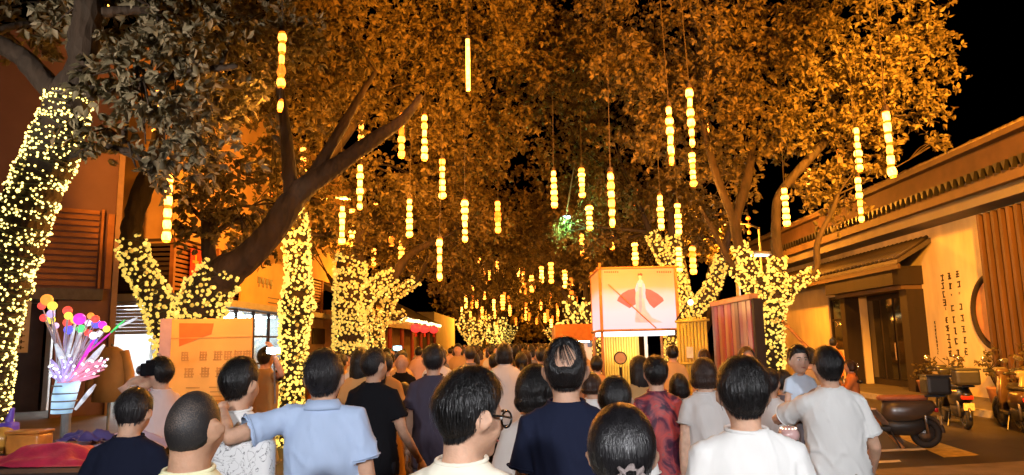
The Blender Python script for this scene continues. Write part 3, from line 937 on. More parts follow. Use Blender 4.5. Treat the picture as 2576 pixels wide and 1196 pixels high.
tree('slim forked tree beyond the broad bulb-wrapped one', 21.5,
     [([(945, 1000), (945, 870), (943, 815)], [.2, .19, .19], 3),
      ([(943, 830), (922, 785), (905, 735), (900, 690)], [.12, .11, .10, .07], 3),
      ([(945, 830), (972, 790), (988, 745), (1048, 705), (1080, 640)], [.12, .11, .1, .08, .05], 4),
      ([(972, 795), (1000, 800), (1018, 790)], [.1, .09, .07], 3),
      ([(975, 760), (962, 725), (975, 690)], [.09, .08, .06], 3)],
     [B(*q) for q in [(1130, 520, 22, 1.2), (1230, 480, 23, 1.5), (1080, 600, 22, .8), (1090, 665, 24, .9), (1150, 700, 26, 1.0), (1200, 620, 23, 1.0), (1020, 640, 22, .6)]],
     'warm bulbs on the slim forked tree beyond the broad wrapped trunk', 15, .05, .09)

tree('many-limbed tree beside the striped panel, limbs spread like a hand', 13.5,
     [([(1938, 1100), (1941, 915), (1943, 820), (1950, 760), (1955, 700), (1955, 650), (1952, 560), (1962, 490), (2035, 400), (2140, 290), (2185, 190)], [.2, .175, .17, .15, .13, .11, .085, .08, .085, .065, .03], 6),
      ([(1945, 810), (1915, 730), (1878, 655), (1858, 615), (1840, 540), (1795, 420), (1745, 200)], [.12, .115, .10, .09, .08, .07, .03], 4),
      ([(1925, 770), (1880, 715), (1845, 675), (1815, 620), (1760, 520)], [.08, .075, .065, .05, .03], 3),
      ([(1960, 770), (2000, 715), (2052, 680), (2056, 610), (2092, 535), (2108, 490)], [.085, .08, .06, .055, .045, .03], 3),
      ([(1865, 640), (1850, 560), (1880, 450), (1900, 330)], [.08, .1, .09, .04], 0)],
     [B(*q) for q in [(1740, 90, 13, 1.3), (1900, 130, 13.2, 1.2), (2080, 110, 13.6, 1.2), (2230, 190, 13.3, .9), (2300, 290, 13.2, .5), (2365, 355, 13.2, .16), (2080, 300, 13.5, .8), (1900, 330, 13.5, .9), (1720, 300, 14, .9), (2160, 420, 13.8, .6), (2010, 470, 14, .55), (1600, 90, 14, 1.2), (2250, 60, 13.6, .8), (2330, 190, 13.4, .5), (1660, 190, 14, .8), (2120, 520, 14, .35), (2200, 320, 13.6, .6), (1830, 460, 14.2, .5), (2345, 90, 13.8, .5), (1980, 40, 14.2, 1.0), (2150, 240, 14.4, .9), (1820, 210, 14.6, 1.0), (2000, 330, 14.6, .7), (1780, 400, 14.8, .7), (2280, 120, 14.4, .7), (1640, 300, 15, .9), (1500, 40, 15, 1.1), (1400, 160, 16, 1.2), (1330, 30, 16, 1.1)]],
     'warm bulbs over the many-limbed tree standing beside the striped panel', 16, .034, .070)

tree('tree rising behind the painted lantern booth with a wide bulb-wrapped fork', 20.0,
     [([(1690, 1000), (1686, 920), (1690, 850), (1712, 800), (1738, 775)], [.13, .12, .12, .13, .16], 5),
      ([(1738, 785), (1700, 700), (1665, 640), (1636, 585), (1600, 500)], [.15, .14, .13, .1, .05], 4),
      ([(1730, 770), (1705, 680), (1692, 590), (1680, 480)], [.13, .13, .11, .06], 3),
      ([(1738, 785), (1785, 735), (1818, 645), (1840, 560)], [.17, .16, .13, .07], 3)],
     [B(*q) for q in [(1490, 180, 19, 1.7), (1390, 330, 20, 1.5), (1540, 380, 20, 1.4), (1690, 490, 20, .9), (1600, 570, 20.4, .7), (1800, 540, 20.5, .7), (1450, 520, 21, 1.1), (1740, 620, 21, .5), (1560, 500, 20, .9), (1412, 585, 20.2, .55), (1500, 600, 20.6, .6)]],
     'warm bulbs on the wide fork rising behind the painted lantern booth', 17, .046, .088)

# trees further along the street
def far_tree(label, llabel, x, D, h, seed, lean=0, brightr=.05, span=1.0):
    def Q(dx, z): # world offset to picture point through the same camera
        v = CAM_R.transposed() @ (Vector((x + dx, D, z)) - Vector((0, 0, CAM_Z)))
        return (1288 - v.x / v.z * F, 598 + v.y / v.z * F)
    g = random.Random(seed)
    limbs = [([Q(0, 0), Q(.1, 1.0), Q(.1, 1.9)], [.3, .27, .26], 3)]
    for a in (-1, -.3, .45, 1):
        a += g.uniform(-.15, .15)
        limbs.append(([Q(.1, 1.8), Q(a * .5, 2.5), Q(a * 1.0, 3.4 + g.uniform(-.2, .4)), Q(a * 1.7, 4.8)], [.2, .18, .14, .06], 3))
    blobs = []
    for k in range(9):
        a = g.uniform(0, 6.28); rr = g.uniform(.8, 3.9)
        blobs.append((x * (.62 if k % 2 else .95) + rr * math.cos(a), D + rr * math.sin(a), g.uniform(5.0, 8.5), g.uniform(1.0, 1.7), .07 + .0035 * D))
    return tree(label, D, limbs, blobs, llabel, seed, brightr, .14 + .001 * D, dens=.75, indiv=150)
for (lb, ll, x, D, s) in [
    ('bulb-wrapped tree standing behind the orange stall roof', 'warm bulbs on the tree behind the orange stall roof', 2.9, 31, 21),
    ('bulb-wrapped tree just past the end of the tiled eave house', 'warm bulbs on the tree just past the tiled eave house', -3.3, 44, 22),
    ('bare-lit tree opposite the tiled eave house', None, -6.9, 30, 23),
    ('second bulb-wrapped tree past the orange stall', 'warm bulbs on the second tree past the orange stall', 3.4, 44, 24),
    ('bulb-wrapped tree deep in the avenue left of its centre', 'warm bulbs deep in the avenue left of its centre', -2.6, 57, 25),
    ('bulb-wrapped tree deep in the avenue right of its centre', 'warm bulbs deep in the avenue right of its centre', 3.6, 60, 26),
    ('last bulb-wrapped tree closing the left row', 'warm bulbs on the last tree of the left row', -2.2, 74, 27),
    ('last tree closing the right row of the avenue', 'warm bulbs on the last tree of the right row', 3.2, 80, 28),
    ('unlit tree beside the far end of the plastered hall', None, 6.3, 27, 29),
    ('unlit tree filling the right row beyond the hall', None, 5.6, 37, 30)]:
    far_tree(lb, ll, x, D, 8, s, brightr=.055 + .0006 * D)
# tree whose crown closes the end of the avenue
tree('dark crowned tree closing the end of the avenue', 92,
     [([(1300, 900), (1300, 840), (1300, 780)], [.4, .35, .2], 0)],
     [B(x, y, 92, 3.2, .6) for x, y in ((1220, 800), (1290, 770), (1360, 800), (1250, 730), (1340, 720), (1420, 790), (1170, 770))], None, 40, dens=.7)

# ================================================================== hanging tube lanterns
M_LAMPS = [emit('lantern_glow_a', (1, .38, .045), 13, .45, 22), emit('lantern_glow_b', (1, .33, .035), 7.0, .4, 22), emit('lantern_glow_c', (1, .24, .02), 1.6, .4, 22)]
M_CORD = mat('lantern_cord', (.03, .02, .012), .7)
seg_me = [MB().rings([(0, 0, -.057, .034, .034), (0, 0, -.042, .046, .046), (0, 0, -.01, .058, .058), (0, 0, .03, .047, .047), (0, 0, .055, .036, .036)], 12).mesh('segment', smooth=True),
          MB().rings([(0, 0, -.057, .036, .036), (0, 0, -.04, .043, .043), (0, 0, 0, .050, .050), (0, 0, .04, .045, .045), (0, 0, .057, .034, .034)], 12).mesh('segment', smooth=True)]
M_RIMO = emit('lantern_rim_orange', (1, .19, .008), 2.2, .3, 22)
for sm_ in seg_me:
    sm_.materials.append(M_LAMPS[0]); sm_.materials.append(M_RIMO)
    for p_ in sm_.polygons:
        zc = p_.center.z
        p_.material_index = 1 if abs(zc) > .036 else 0
cap_me = MB().rings([(0, 0, 0, .035, .035), (0, 0, .05, .03, .03), (0, 0, .07, .01, .01)], 10).mesh('cap')
def lantern(px, y0, y1, br=0, plain=False, D=None, gapf=0.0, power=None):
    ln = y1 - y0
    if D is None:
        D = max(6.6, min(48, F * ((.62, .68, .8)[br] if ln > 60 else .68) / ln))
    t, bt = pix(px, y0, D), pix(px, y1, D)
    L = (t.z - bt.z)
    r = empty('tube_lantern', (bt.x, D, bt.z))
    lab = {0: 'brightly glowing amber tube lantern hanging from the canopy', 1: 'softer glowing amber tube lantern half veiled by leaves', 2: 'dim orange tube lantern deep among the leaves'}[br]
    if plain: lab = 'slim unbroken glowing amber tube lantern below the street centre of the canopy'
    tag(r, lab, 'lantern', None if plain else 'tube lanterns hung in the canopy: ' + ('bright', 'soft', 'dim')[br])
    g = random.Random(int(px * 7 + y0))
    wsc = max(.55, min(1.45, D / 13 * .95)) if not plain else .55
    if plain:
        MB().tube([(0, 0, 0), (0, 0, L * .5), (0, 0, L)], [.026, .027, .026], 12).build('glow_tube', M_LAMPS[br], r, smooth=True)
    else:
        n = max(3, int(round(L / (.115 * max(1, wsc * .85)))))
        MB().tube([(0, 0, 0), (0, 0, L)], .018, 6).build('core', M_CORD, r)
        for k in range(n):
            if g.random() < gapf and k not in (0, n - 1): continue
            o = link('segment', g.choice(seg_me), M_LAMPS[min(2, br + (g.random() < .12))], r)
            o.location = (0, 0, (k + .5) * L / n)
            s = 1.12 * wsc * g.uniform(.75, 1.25)
            o.scale = (s, s, L / n / .105 * g.uniform(.85, 1.1)); o.rotation_euler = (g.uniform(-.12, .12), g.uniform(-.12, .12), g.uniform(0, 6))
    o = link('cap', cap_me, M_CORD, r); o.location = (0, 0, L)
    MB().tube([(0, 0, L + .05), (g.uniform(-.05, .05), 0, L + 1.3)], .006, 4).build('cord', M_CORD, r)
    point('lantern_light', (0, 0, -.12), power if power is not None else (130, 75, 35)[br] * max(.5, L), AMBER, .06, r)
    return r
for q in [(278, -40, 34, 0), (705, 80, 280, 1, False, None, .25), (353, 250, 295, 2), (390, 215, 335, 1, False, 10, .4), (418, 435, 608, 0), (1178, 100, 228, 0, True),
          (908, 290, 400, 1, False, 15), (905, 415, 528, 0), (1010, 285, 398, 1), (1068, 288, 405, 0), (762, 370, 435, 1), (712, 390, 450, 2, False, None, .4), (680, 430, 495, 2, False, None, .3),
          (1113, 400, 500, 0), (860, 518, 615, 0), (885, 525, 602, 0), (945, 512, 560, 1), (940, 625, 668, 1), (985, 560, 620, 2, False, None, .4), (1030, 500, 597, 0), (1097, 560, 602, 1), (1106, 600, 705, 0),
          (1170, 503, 610, 0), (1253, 507, 585, 1), (1010, 605, 668, 1), (1395, 430, 523, 0), (1465, 422, 497, 0), (1541, 433, 570, 0), (1484, 518, 580, 0), (1465, 588, 642, 1), (1540, 580, 628, 1),
          (1600, 475, 527, 2), (1599, 610, 668, 0), (1664, 490, 578, 0), (1708, 512, 590, 0), (1710, 620, 685, 0), (1745, 620, 690, 1), (1690, 268, 415, 0), (1742, 222, 370, 0), (1745, 385, 468, 0), (1777, 275, 335, 1),
          (1980, 473, 570, 0), (2038, 425, 497, 1), (2115, 340, 425, 2, False, None, .4), (2163, 322, 432, 0), (2168, 445, 560, 0), (2245, 280, 445, 0), (1885, 545, 590, 2, False, None, .3),
          (1363, 670, 712, 0), (1387, 660, 712, 1), (1422, 678, 725, 0), (1405, 650, 672, 1), (1338, 692, 735, 1), (1317, 672, 700, 2, False, None, .3), (1172, 742, 776, 0), (1219, 728, 754, 1), (1265, 742, 780, 1),
          (1245, 780, 802, 1), (1283, 768, 796, 1), (1335, 733, 757, 1), (1361, 755, 780, 1), (1385, 738, 760, 2), (1402, 765, 788, 2), (1438, 700, 740, 2, False, None, .3), (1213, 772, 800, 1), (1280, 745, 770, 2),
          (1320, 712, 730, 2), (1450, 735, 760, 2), (1298, 800, 818, 2), (1350, 800, 816, 2), (1390, 795, 812, 2)]:
    lantern(*q)
g2 = random.Random(77)
for k in range(40):
    x_ = g2.uniform(1150, 1490); y_ = g2.uniform(640, 820); l_ = g2.uniform(13, 30)
    lantern(x_, y_, y_ + l_, g2.choice((0, 1, 1, 2)))

# small bluish flood lamp clamped in the canopy throwing green light on the leaves
fl = empty('green_flood_lamp', pix(1424, 548, 20)); tag(fl, 'small bluish-white flood lamp in the canopy greening the leaves around it', 'lamp')
MB().bbox((0, 0, 0), (.22, .14, .1), .02).build('housing', M_POLE, fl)
MB().ell((-.05, -.08, 0), (.05, .03, .035), 10, 6).build('lens', emit('flood_blue', (.35, .8, 1), 9), fl, smooth=True)
MB().ell((.06, -.08, 0), (.06, .03, .04), 10, 6).build('lens', emit('flood_blue', (.35, .8, 1), 9), fl, smooth=True)
point('flood_light', (0, -.25, -.18), 170, (.25, 1, .3), .06, fl)
tag(MB().tube([(0, 0, .05), (.3, .1, 1.6)], .02, 6).build('bracket', M_POLE, fl))
# ================================================================== painted lantern booth
M_BAMB = mat('bamboo_pole', (.45, .2, .06), .5, .25, 6, .1)
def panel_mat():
    m = bpy.data.materials.new('booth_backlight_ramp'); m.use_nodes = True; t = m.node_tree; b = t.nodes['Principled BSDF']
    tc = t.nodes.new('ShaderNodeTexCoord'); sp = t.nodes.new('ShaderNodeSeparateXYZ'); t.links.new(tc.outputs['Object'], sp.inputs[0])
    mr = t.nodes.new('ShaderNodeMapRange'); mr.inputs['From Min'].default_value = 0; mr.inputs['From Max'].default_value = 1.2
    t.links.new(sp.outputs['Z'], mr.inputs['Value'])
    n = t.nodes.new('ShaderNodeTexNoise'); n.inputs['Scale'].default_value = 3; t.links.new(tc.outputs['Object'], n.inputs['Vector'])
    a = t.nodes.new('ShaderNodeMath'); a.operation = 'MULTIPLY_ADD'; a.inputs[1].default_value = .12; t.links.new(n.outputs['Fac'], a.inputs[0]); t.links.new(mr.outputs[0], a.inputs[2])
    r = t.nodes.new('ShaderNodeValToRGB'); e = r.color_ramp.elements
    e[0].color = (.82, .76, .92, 1); e[0].position = .35; e[1].color = (.95, .22, .04, 1); e[1].position = .95  # pale-to-orange backlight put into the emission colour by height
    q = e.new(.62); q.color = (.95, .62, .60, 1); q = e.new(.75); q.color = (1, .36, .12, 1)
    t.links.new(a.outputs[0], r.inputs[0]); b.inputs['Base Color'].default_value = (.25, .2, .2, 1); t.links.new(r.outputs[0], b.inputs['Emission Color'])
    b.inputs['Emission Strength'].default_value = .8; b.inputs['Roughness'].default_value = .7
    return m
bx0, bx1 = pix(1512, 750, 14).x, pix(1698, 750, 14).x
bz0, bz1 = pix(1600, 829, 14).z, pix(1600, 676, 14).z
W, Hh = bx1 - bx0, bz1 - bz0
bo = empty('lantern_booth', (bx0, 14, 0)); tag(bo, 'bamboo-framed booth topped by a backlit box painted with a lady before a red fan', 'booth')
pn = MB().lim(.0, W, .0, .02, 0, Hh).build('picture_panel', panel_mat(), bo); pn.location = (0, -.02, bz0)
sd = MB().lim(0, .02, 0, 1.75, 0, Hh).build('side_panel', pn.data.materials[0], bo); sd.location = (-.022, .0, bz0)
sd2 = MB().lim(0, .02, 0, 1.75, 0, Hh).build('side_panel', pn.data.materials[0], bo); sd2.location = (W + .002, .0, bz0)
def pr(px, py):      # picture point on the panel face
    p = pix(px, py, 14 - .022); return Vector((p.x - bx0, -.021, p.z))
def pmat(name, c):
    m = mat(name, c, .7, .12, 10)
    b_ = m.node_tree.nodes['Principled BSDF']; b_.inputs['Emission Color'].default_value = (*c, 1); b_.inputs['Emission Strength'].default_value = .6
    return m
prn = {'fan': pmat('print_fan_red', (.62, .10, .12)), 'robe': pmat('print_robe', (.50, .38, .45)), 'blue': pmat('print_blue', (.34, .36, .68)), 'hair': pmat('print_hair', (.2, .05, .03)), 'skin': pmat('print_skin', (.85, .40, .25)), 'pink': pmat('print_pink', (.7, .35, .45))}
def blit(name, pts, m, lift):
    MB().poly([pr(*p) + Vector((0, -lift, 0)) for p in pts], (0, -1, 0), .002).build(name, m, bo)
blit('printed_fan', [(1552, 757), (1556, 748), (1566, 738), (1580, 730), (1598, 726), (1602, 745), (1601, 765), (1590, 771), (1584, 776)], prn['fan'], .001)
blit('printed_fan', [(1622, 726), (1638, 730), (1655, 740), (1667, 750), (1670, 757), (1645, 776), (1634, 766), (1625, 750)], prn['fan'], .001)
blit('printed_robe', [(1600, 722), (1604, 708), (1609, 703), (1613, 703), (1618, 708), (1622, 722), (1620, 750), (1624, 778), (1640, 800), (1668, 812), (1600, 812), (1597, 808), (1600, 780), (1598, 750)], prn['robe'], .004)
blit('printed_sleeve', [(1597, 728), (1602, 712), (1606, 714), (1604, 733), (1599, 736)], prn['blue'], .007)
blit('printed_sleeve', [(1616, 714), (1621, 714), (1624, 730), (1622, 752), (1617, 750)], prn['blue'], .007)
blit('printed_sash', [(1608, 722), (1613, 722), (1615, 770), (1611, 800), (1607, 770)], pmat('print_sash', (.40, .28, .42)), .0075)
blit('printed_collar', [(1606, 706), (1610, 714), (1614, 706), (1612, 722), (1608, 722)], pmat('print_collar', (.75, .62, .6)), .0105)
blit('printed_train', [(1598, 808), (1602, 780), (1607, 800), (1612, 812)], prn['pink'], .007)
blit('printed_face', [(1607, 704), (1606, 696), (1610, 692), (1614, 695), (1613, 704)], prn['skin'], .007)
blit('printed_hair', [(1604, 694), (1605, 688), (1609, 690), (1611, 687), (1616, 690), (1615, 695), (1610, 693)], prn['hair'], .010)
for xa, xb in ((1520, 1552), (1652, 1685)):
    for k in range(7):
        x = xa + (xb - xa) * k / 6
        blit('printed_lettering', [(x, 683), (x + 3.4, 683), (x + 3.4, 686.5), (x, 686.5)], mat('print_dark_orange', (.35, .09, .02), .7), .003)
MB().tube([pr(1530, 716) + Vector((0, -.03, 0)), pr(1650, 826) + Vector((0, -.03, 0))], .012, 6).build('brace', M_BAMB, bo)
for (x, y_) in ((-.01, -.03), (W + .03, -.03), (-.01, 1.78), (W + .03, 1.78)):
    MB().tube([(x, y_, 0), (x, y_, bz1 * .5), (x, y_, bz1 + (.12 if x < 0 else .0))], [.034, .03, .03], 8).build('corner_pole', M_BAMB, bo, smooth=True)
for z in (bz0 - .015, bz1 + .015):
    MB().tube([(-.08, -.045, z), (W + .1, -.045, z)], .022, 8).build('rail', M_BAMB, bo, smooth=True)
    MB().tube([(-.045, -.1, z), (-.045, 1.85, z)], .022, 8).build('rail', M_BAMB, bo, smooth=True)
MB().lim(.03, W - .03, .05, 1.7, bz0 - .12, bz0 - .03).build('light_tray', emit('booth_tray', (.9, .92, 1), 2.2), bo)
point('booth_light', (W / 2, .7, bz0 - .3), 22, (1, .8, .5), .2, bo)
# bright bamboo backdrop inside the booth
M_YB = mat('bamboo_yellow', (.72, .50, .08), .5, .2, 4, .1, stretch=(1, 1, .2))
cane = MB().tube([(0, 0, 0), (0, 0, .55), (0, 0, .57), (0, 0, .59), (0, 0, 1.2), (0, 0, 1.22), (0, 0, 2.0)], [.026, .025, .03, .026, .025, .03, .024], 8).mesh('cane', smooth=True)
x = .16
while x < .85:
    o = link('cane', cane, M_YB, bo); o.location = (x, 1.3, .0); x += .055
MB().lim(.12, .9, 1.34, 1.37, .05, 1.95).build('backboard', mat('backboard_gold', (.6, .4, .08), .6, .1), bo)
point('cane_light', (.5, .7, 1.9), 16, (1, .75, .25), .1, bo)
MB().lim(1.0, 1.06, 1.2, 1.26, 0, 1.9).build('inner_post', mat('inner_post_white', (.6, .55, .5), .6), bo)
MB().lim(.86, 1.42, .2, .8, 0, .85).build('counter', M_DARKW, bo)
dm = empty('standing_drum', (pix(1560, 905, 13.4).x, 13.4, 0)); tag(dm, 'small round orange drum on a slim stand in front of the lantern booth', 'drum')
MB().tube([(0, 0, 0), (0, 0, 1.25)], .025, 8).build('stand', M_DARKW, dm)
MB().tube([(0, -.05, 1.42), (0, .05, 1.42)], .11, 20).build('drum_body', mat('drum_orange', (.55, .32, .14), .5), dm)
MB().torus((0, -.055, 1.42), .11, .01, 'y', 24, 6).build('rim', M_DARKW, dm)
# bamboo screen facing the street end and striped plank wall running along the street
sx0, sx1 = pix(1703, 850, 13.2).x, pix(1781, 850, 13.2).x
scn = empty('bamboo_screen', (sx0, 13.2, 0)); tag(scn, 'yellow bamboo cane screen lit warmly between lantern booth and striped wall', 'screen')
ztop = pix(1740, 798, 13.2).z
x = .03
while x < sx1 - sx0:
    o = link('cane', cane, M_YB, scn); o.location = (x, 0, 0); o.scale = (1.1, 1.1, ztop / 2.0 * rnd.uniform(.985, 1.01)); x += .062
for z in (.5, 1.3, ztop - .08):
    MB().tube([(-.03, -.05, z), (sx1 - sx0 + .03, -.05, z + .02)], .022, 8).build('rail', M_YB, scn, smooth=True)
MB().box(((sx1 - sx0) * .35, -.09, 1.5), (.12, .02, .2)).build('paper_note', mat('paper_note', (.8, .7, .5), .7), scn)
point('screen_light', (.1, -.8, 2.3), 14, (1, .72, .2), .1, scn)
MB().tube([(0, -.05, ztop - .05), (.1, -.8, 2.42)], .012, 6).build('lamp_bracket', M_DARKW, scn)
MB().ell((.1, -.8, 2.36), .05, 10, 6).build('lamp_bulb', emit('screen_bulb', (1, .75, .3), 8), scn, smooth=True)
px_ = 3.42
wl = empty('striped_plank_wall', (px_, 11.5, 0)); tag(wl, 'plank wall of alternating red and pale vertical boards under a timber rail', 'partition')
pm = [mat('plank_red', (.22, .016, .012), .4, .25, 4, stretch=(1, 1, .2)), mat('plank_pale_pink', (.30, .15, .10), .45, .2, 4, stretch=(1, 1, .2)), mat('plank_brown', (.15, .06, .03), .5, .2, 4, stretch=(1, 1, .2))]
zt = 2.32
yy = 10.95; k = 0
while yy < 13.1:
    wd = .21
    MB().bbox((0, yy - 11.5 + wd / 2, zt / 2 + .03), (.05 + .02 * (k % 2), wd * .93, zt - .06), .012).build('plank', pm[(0, 1, 0, 2, 1, 0, 1)[k % 7]], wl)
    yy += wd; k += 1
MB().bbox((0, .52, zt + .03), (.14, 2.35, .09), .02).build('top_rail', M_BAMB, wl)
for y_ in (-.63, 1.65):
    MB().bbox((0.05, y_, zt / 2), (.14, .12, zt), .015).build('post', M_DARKW, wl)
# stall with orange canopy behind the booth
so = empty('orange_roof_stall', (1.6, 25, 0)); tag(so, 'market stall with flat orange fabric roof behind the bald man', 'stall')
pz = pix(1440, 816, 25).z; pz2 = pix(1440, 858, 25).z
x0, x1 = pix(1397, 840, 25).x - 1.6, pix(1500, 840, 25).x - 1.6
MB().lim(x0, x1, 0, .04, pz2, pz).build('valance', mat('canopy_orange', (.62, .2, .05), .7, .15), so)
MB().lim(x0, x1, .042, 2.4, pz - .04, pz).build('canopy', mat('canopy_orange', (.62, .2, .05), .7, .15), so)
MB().lim(x0 - .04, x0 - .002, 0, 2.4, pz2, pz - .05).build('valance', mat('canopy_pink', (.6, .35, .25), .7, .15), so)
for x in (x0 + .03, x1 - .03):
    for y_ in (.07, 2.36):
        MB().tube([(x, y_, 0), (x, y_, pz - .05)], .025, 8).build('leg', M_POLE, so)
MB().lim(x0 + .05, x1 - .05, .3, 1.0, .75, .8).build('table_top', M_SHOPW, so)
MB().lim(x0 + .2, x1 - .2, .5, .62, pz2 - .06, pz2 - .01).build('tube_light', emit('stall_tube', (.9, .95, 1), 14), so)
for q in range(7):
    hg = MB().bbox((0, 0, 0), (.16, .05, .3), .02).build('hanging_goods', rnd.choice(gm), so); hg.location = (x0 + .15 + q * .19, 1.3, 1.75 + rnd.uniform(-.1, .1))
MB().lim(x0 + .05, x1 - .05, 1.34, 1.36, 1.0, 2.0).build('backdrop', M_SHOPW, so)

# ================================================================== orange standing board by the forked tree
ox0, ox1 = pix(428, 900, 7.4).x, pix(631, 900, 7.4).x
oz = pix(530, 802, 7.4).z
ob = empty('orange_notice_board', (ox0, 7.4, 0)); tag(ob, 'tall orange free-standing notice board with faded brown lettering in front of the forked tree', 'sign')
ow = ox1 - ox0
def bmat():
    m = mat('board_orange_cloth', (.80, .42, .10), .75, .12, 2.5, .1, 80)
    return m
MB().lim(0, ow, 0, .03, .06, oz).build('board_face', bmat(), ob)
MB().lim(-.12, -.002, .0, .42, .06, oz + .01).build('board_side', mat('board_side_mauve', (.48, .32, .36), .6, .15), ob)
MB().lim(0, ow, -.008, -.002, oz - .2, oz - .19).build('board_seam', mat('board_seam', (.62, .30, .065), .7), ob)
MB().poly([(.08, -.003, oz - .02 - .02), (.44, -.003, oz - .05), (.42, -.003, oz - .16), (.3, -.003, oz - .2), (.09, -.003, oz - .28)], (0, -1, 0), .003).build('painted_patch', mat('patch_red_orange', (.72, .16, .02), .7, .1), ob)
M_BRN = mat('board_lettering_brown', (.56, .26, .055), .8, .2)
def char_block(x0_, x1_, z0_, z1_, sd):
    g_ = random.Random(sd); b = MB()
    w_, h_ = x1_ - x0_, z1_ - z0_
    for q in range(4):
        zz = z0_ + h_ * (q + .3) / 4
        b.box(((x0_ + x1_) / 2 + g_.uniform(-.05, .05) * w_, -.004, zz), (w_ * g_.uniform(.7, 1), .003, h_ * .13))
    for q in range(3):
        xx = x0_ + w_ * (q + .5) / 3
        b.box((xx, -.0075, z0_ + h_ * .5), (w_ * .11, .003, h_ * g_.uniform(.7, 1)))
    b.build('lettering', M_BRN, ob)
for xa in (.11, .30, .45, .555, .66, .755):
    char_block(xa, xa + .088, oz - .43, oz - .325, int(xa * 1000))
for xa in (.15, .32, .48, .64):
    char_block(xa, xa + .1, oz - .60, oz - .49, int(xa * 1000) + 5)
for r_ in range(9):
    for xa, xb in ((.18, .32), (.42, .58), (.63, .78)):
        MB().box(((xa + xb) / 2, -.003, oz - .70 - r_ * .045), (xb - xa - .02 * (r_ % 3), .003, .012)).build('lettering', M_BRN, ob)
MB().lim(-.1, ow + .05, -.06, .45, 0, .058).build('foot', M_DARKW, ob)

# ================================================================== glow wand stand and toy stall on the left
ws = empty('glow_wand_stand', (pix(170, 1000, 5.6).x, 5.6, 0)); WS = Vector(ws.location)
tag(ws, 'white banded display drum on a dark post holding glow wands', 'display stand')
zc0, zc1 = pix(165, 1040, 5.6).z, pix(165, 955, 5.6).z
MB().tube([(0, 0, 0), (0, 0, zc0)], .035, 10).build('post', M_POLE, ws)
MB().rings([(0, 0, 0, .25, .25), (0, 0, .03, .25, .25), (0, 0, .05, .05, .05)], 20).build('base', M_POLE, ws)
MB().rings([(-.04, 0, zc0, .072, .072), (-.025, 0, (zc0 + zc1) / 2, .085, .085), (0, 0, zc1, .088, .088)], 24).build('drum', emit('drum_lit_plastic', (.45, .72, .95), .85, .5, 6), ws, smooth=True)
for k in range(4):
    z = zc0 + (zc1 - zc0) * (k + .6) / 4.4
    MB().torus((-.025, 0, z), .087, .006, 'z', 24, 6).build('band', M_POLE, ws)
point('drum_glow', (.12, -.35, zc1 + .1), 2.2, (.6, .75, 1), .1, ws)
WC = {'magenta': (1, .05, .75), 'white': (.85, .9, 1), 'pink': (1, .36, .55), 'blue': (.12, .12, 1), 'green': (.1, 1, .25), 'yellow': (1, .85, .1), 'orange': (1, .35, .05), 'red': (1, .08, .06), 'lilac': (.65, .5, 1)}
def wand(x1_, y1_, r0, tip, colname, ball=None, D=5.6, foot=None, sheath=True):
    a = pix(foot[0], foot[1], D) if foot else pix(165 + rnd.uniform(-20, 20), 965, D)
    b_ = pix(x1_, y1_, D + rnd.uniform(-.12, .05))
    rt = empty('glow_wand', a)
    lab = 'glowing %s light wand standing in the white banded drum' % colname if not ball else 'light wand in the white banded drum with a %s glowing ball on top' % colname
    tag(rt, lab, 'toy', 'glow wands in the drum: ' + colname + (' ball' if ball else ''))
    c = WC[colname]
    if ball:
        MB().tube([a, a.lerp(b_, .6), b_], [.006, .005, .004], 6).build('stick', mat('stick_clear', (.5, .45, .5), .3), rt, a)
        MB().ell(b_, ball, 12, 8).build('ball', emit('ball_' + colname, c, 1.15, .25, 9), rt, a, True)
    else:
        MB().tube([a, a.lerp(b_, .35), a.lerp(b_, .75), b_], [r0 * .5, r0 * .75, r0 * .8, r0 * .35], 8).build('tube', emit('wand_' + colname, c, tip * .7, .75, 14), rt, a, True)
for (x, y_, r0, t_, cn) in [(140, 865, .03, .75, 'white'), (128, 905, .022, .6, 'lilac'), (165, 830, .022, .7, 'lilac'), (190, 815, .018, .7, 'white'), (205, 830, .03, .8, 'white'), (240, 850, .018, 1.0, 'magenta'), (262, 868, .03, .95, 'white'), (268, 905, .018, .8, 'pink'), (262, 930, .016, .7, 'pink'), (125, 935, .02, .5, 'white'),
                            (180, 900, .022, .7, 'lilac'), (215, 900, .016, .7, 'pink'), (235, 895, .026, .9, 'white'), (155, 890, .024, .6, 'white'), (250, 945, .013, .8, 'pink'), (150, 930, .02, .6, 'lilac')]:
    wand(x, y_, r0, t_, cn)
def bead_spray(label, cn, x0, x1, y0, y1, n, grp):
    a = pix(170, 962, 5.55); rt = empty('bead_stick_bunch', a); tag(rt, label, 'toy', None)
    g_ = random.Random(int(x0)); m1 = emit('spray_' + cn, WC[cn], .55, .6, 12); m2 = emit('spray_tip', (.9, .92, 1), 1.6)
    for k in range(n):
        f = (k + .5) / n; x = x0 + (x1 - x0) * f; y_ = y0 + (y1 - y0) * g_.random()
        b_ = pix(x, y_, 5.45 + g_.uniform(-.08, .08)); s0 = a + Vector((g_.uniform(-.05, .05), -.05, 0))
        MB().tube([s0, s0.lerp(b_, .5) + Vector((0, 0, -.01)), b_], [.004, .007, .006], 6).build('stick', m1, rt, a, True)
        MB().ell(b_, .010, 8, 6).build('tip', m2, rt, a, True)
bead_spray('bunch of thin pink bead-tipped sticks on the right rim of the banded drum', 'pink', 205, 272, 890, 950, 18, None)
bead_spray('bunch of thin lilac bead-tipped sticks on the left rim of the banded drum', 'lilac', 122, 200, 895, 950, 20, None)
wand(240, 968, .022, 1.3, 'white', foot=(190, 1030))
wand(315, 805, .012, 1.1, 'green', foot=(278, 838)); wand(278, 838, .010, 1.0, 'magenta', foot=(225, 885)); wand(345, 800, .014, 1.0, 'white', foot=(300, 822))
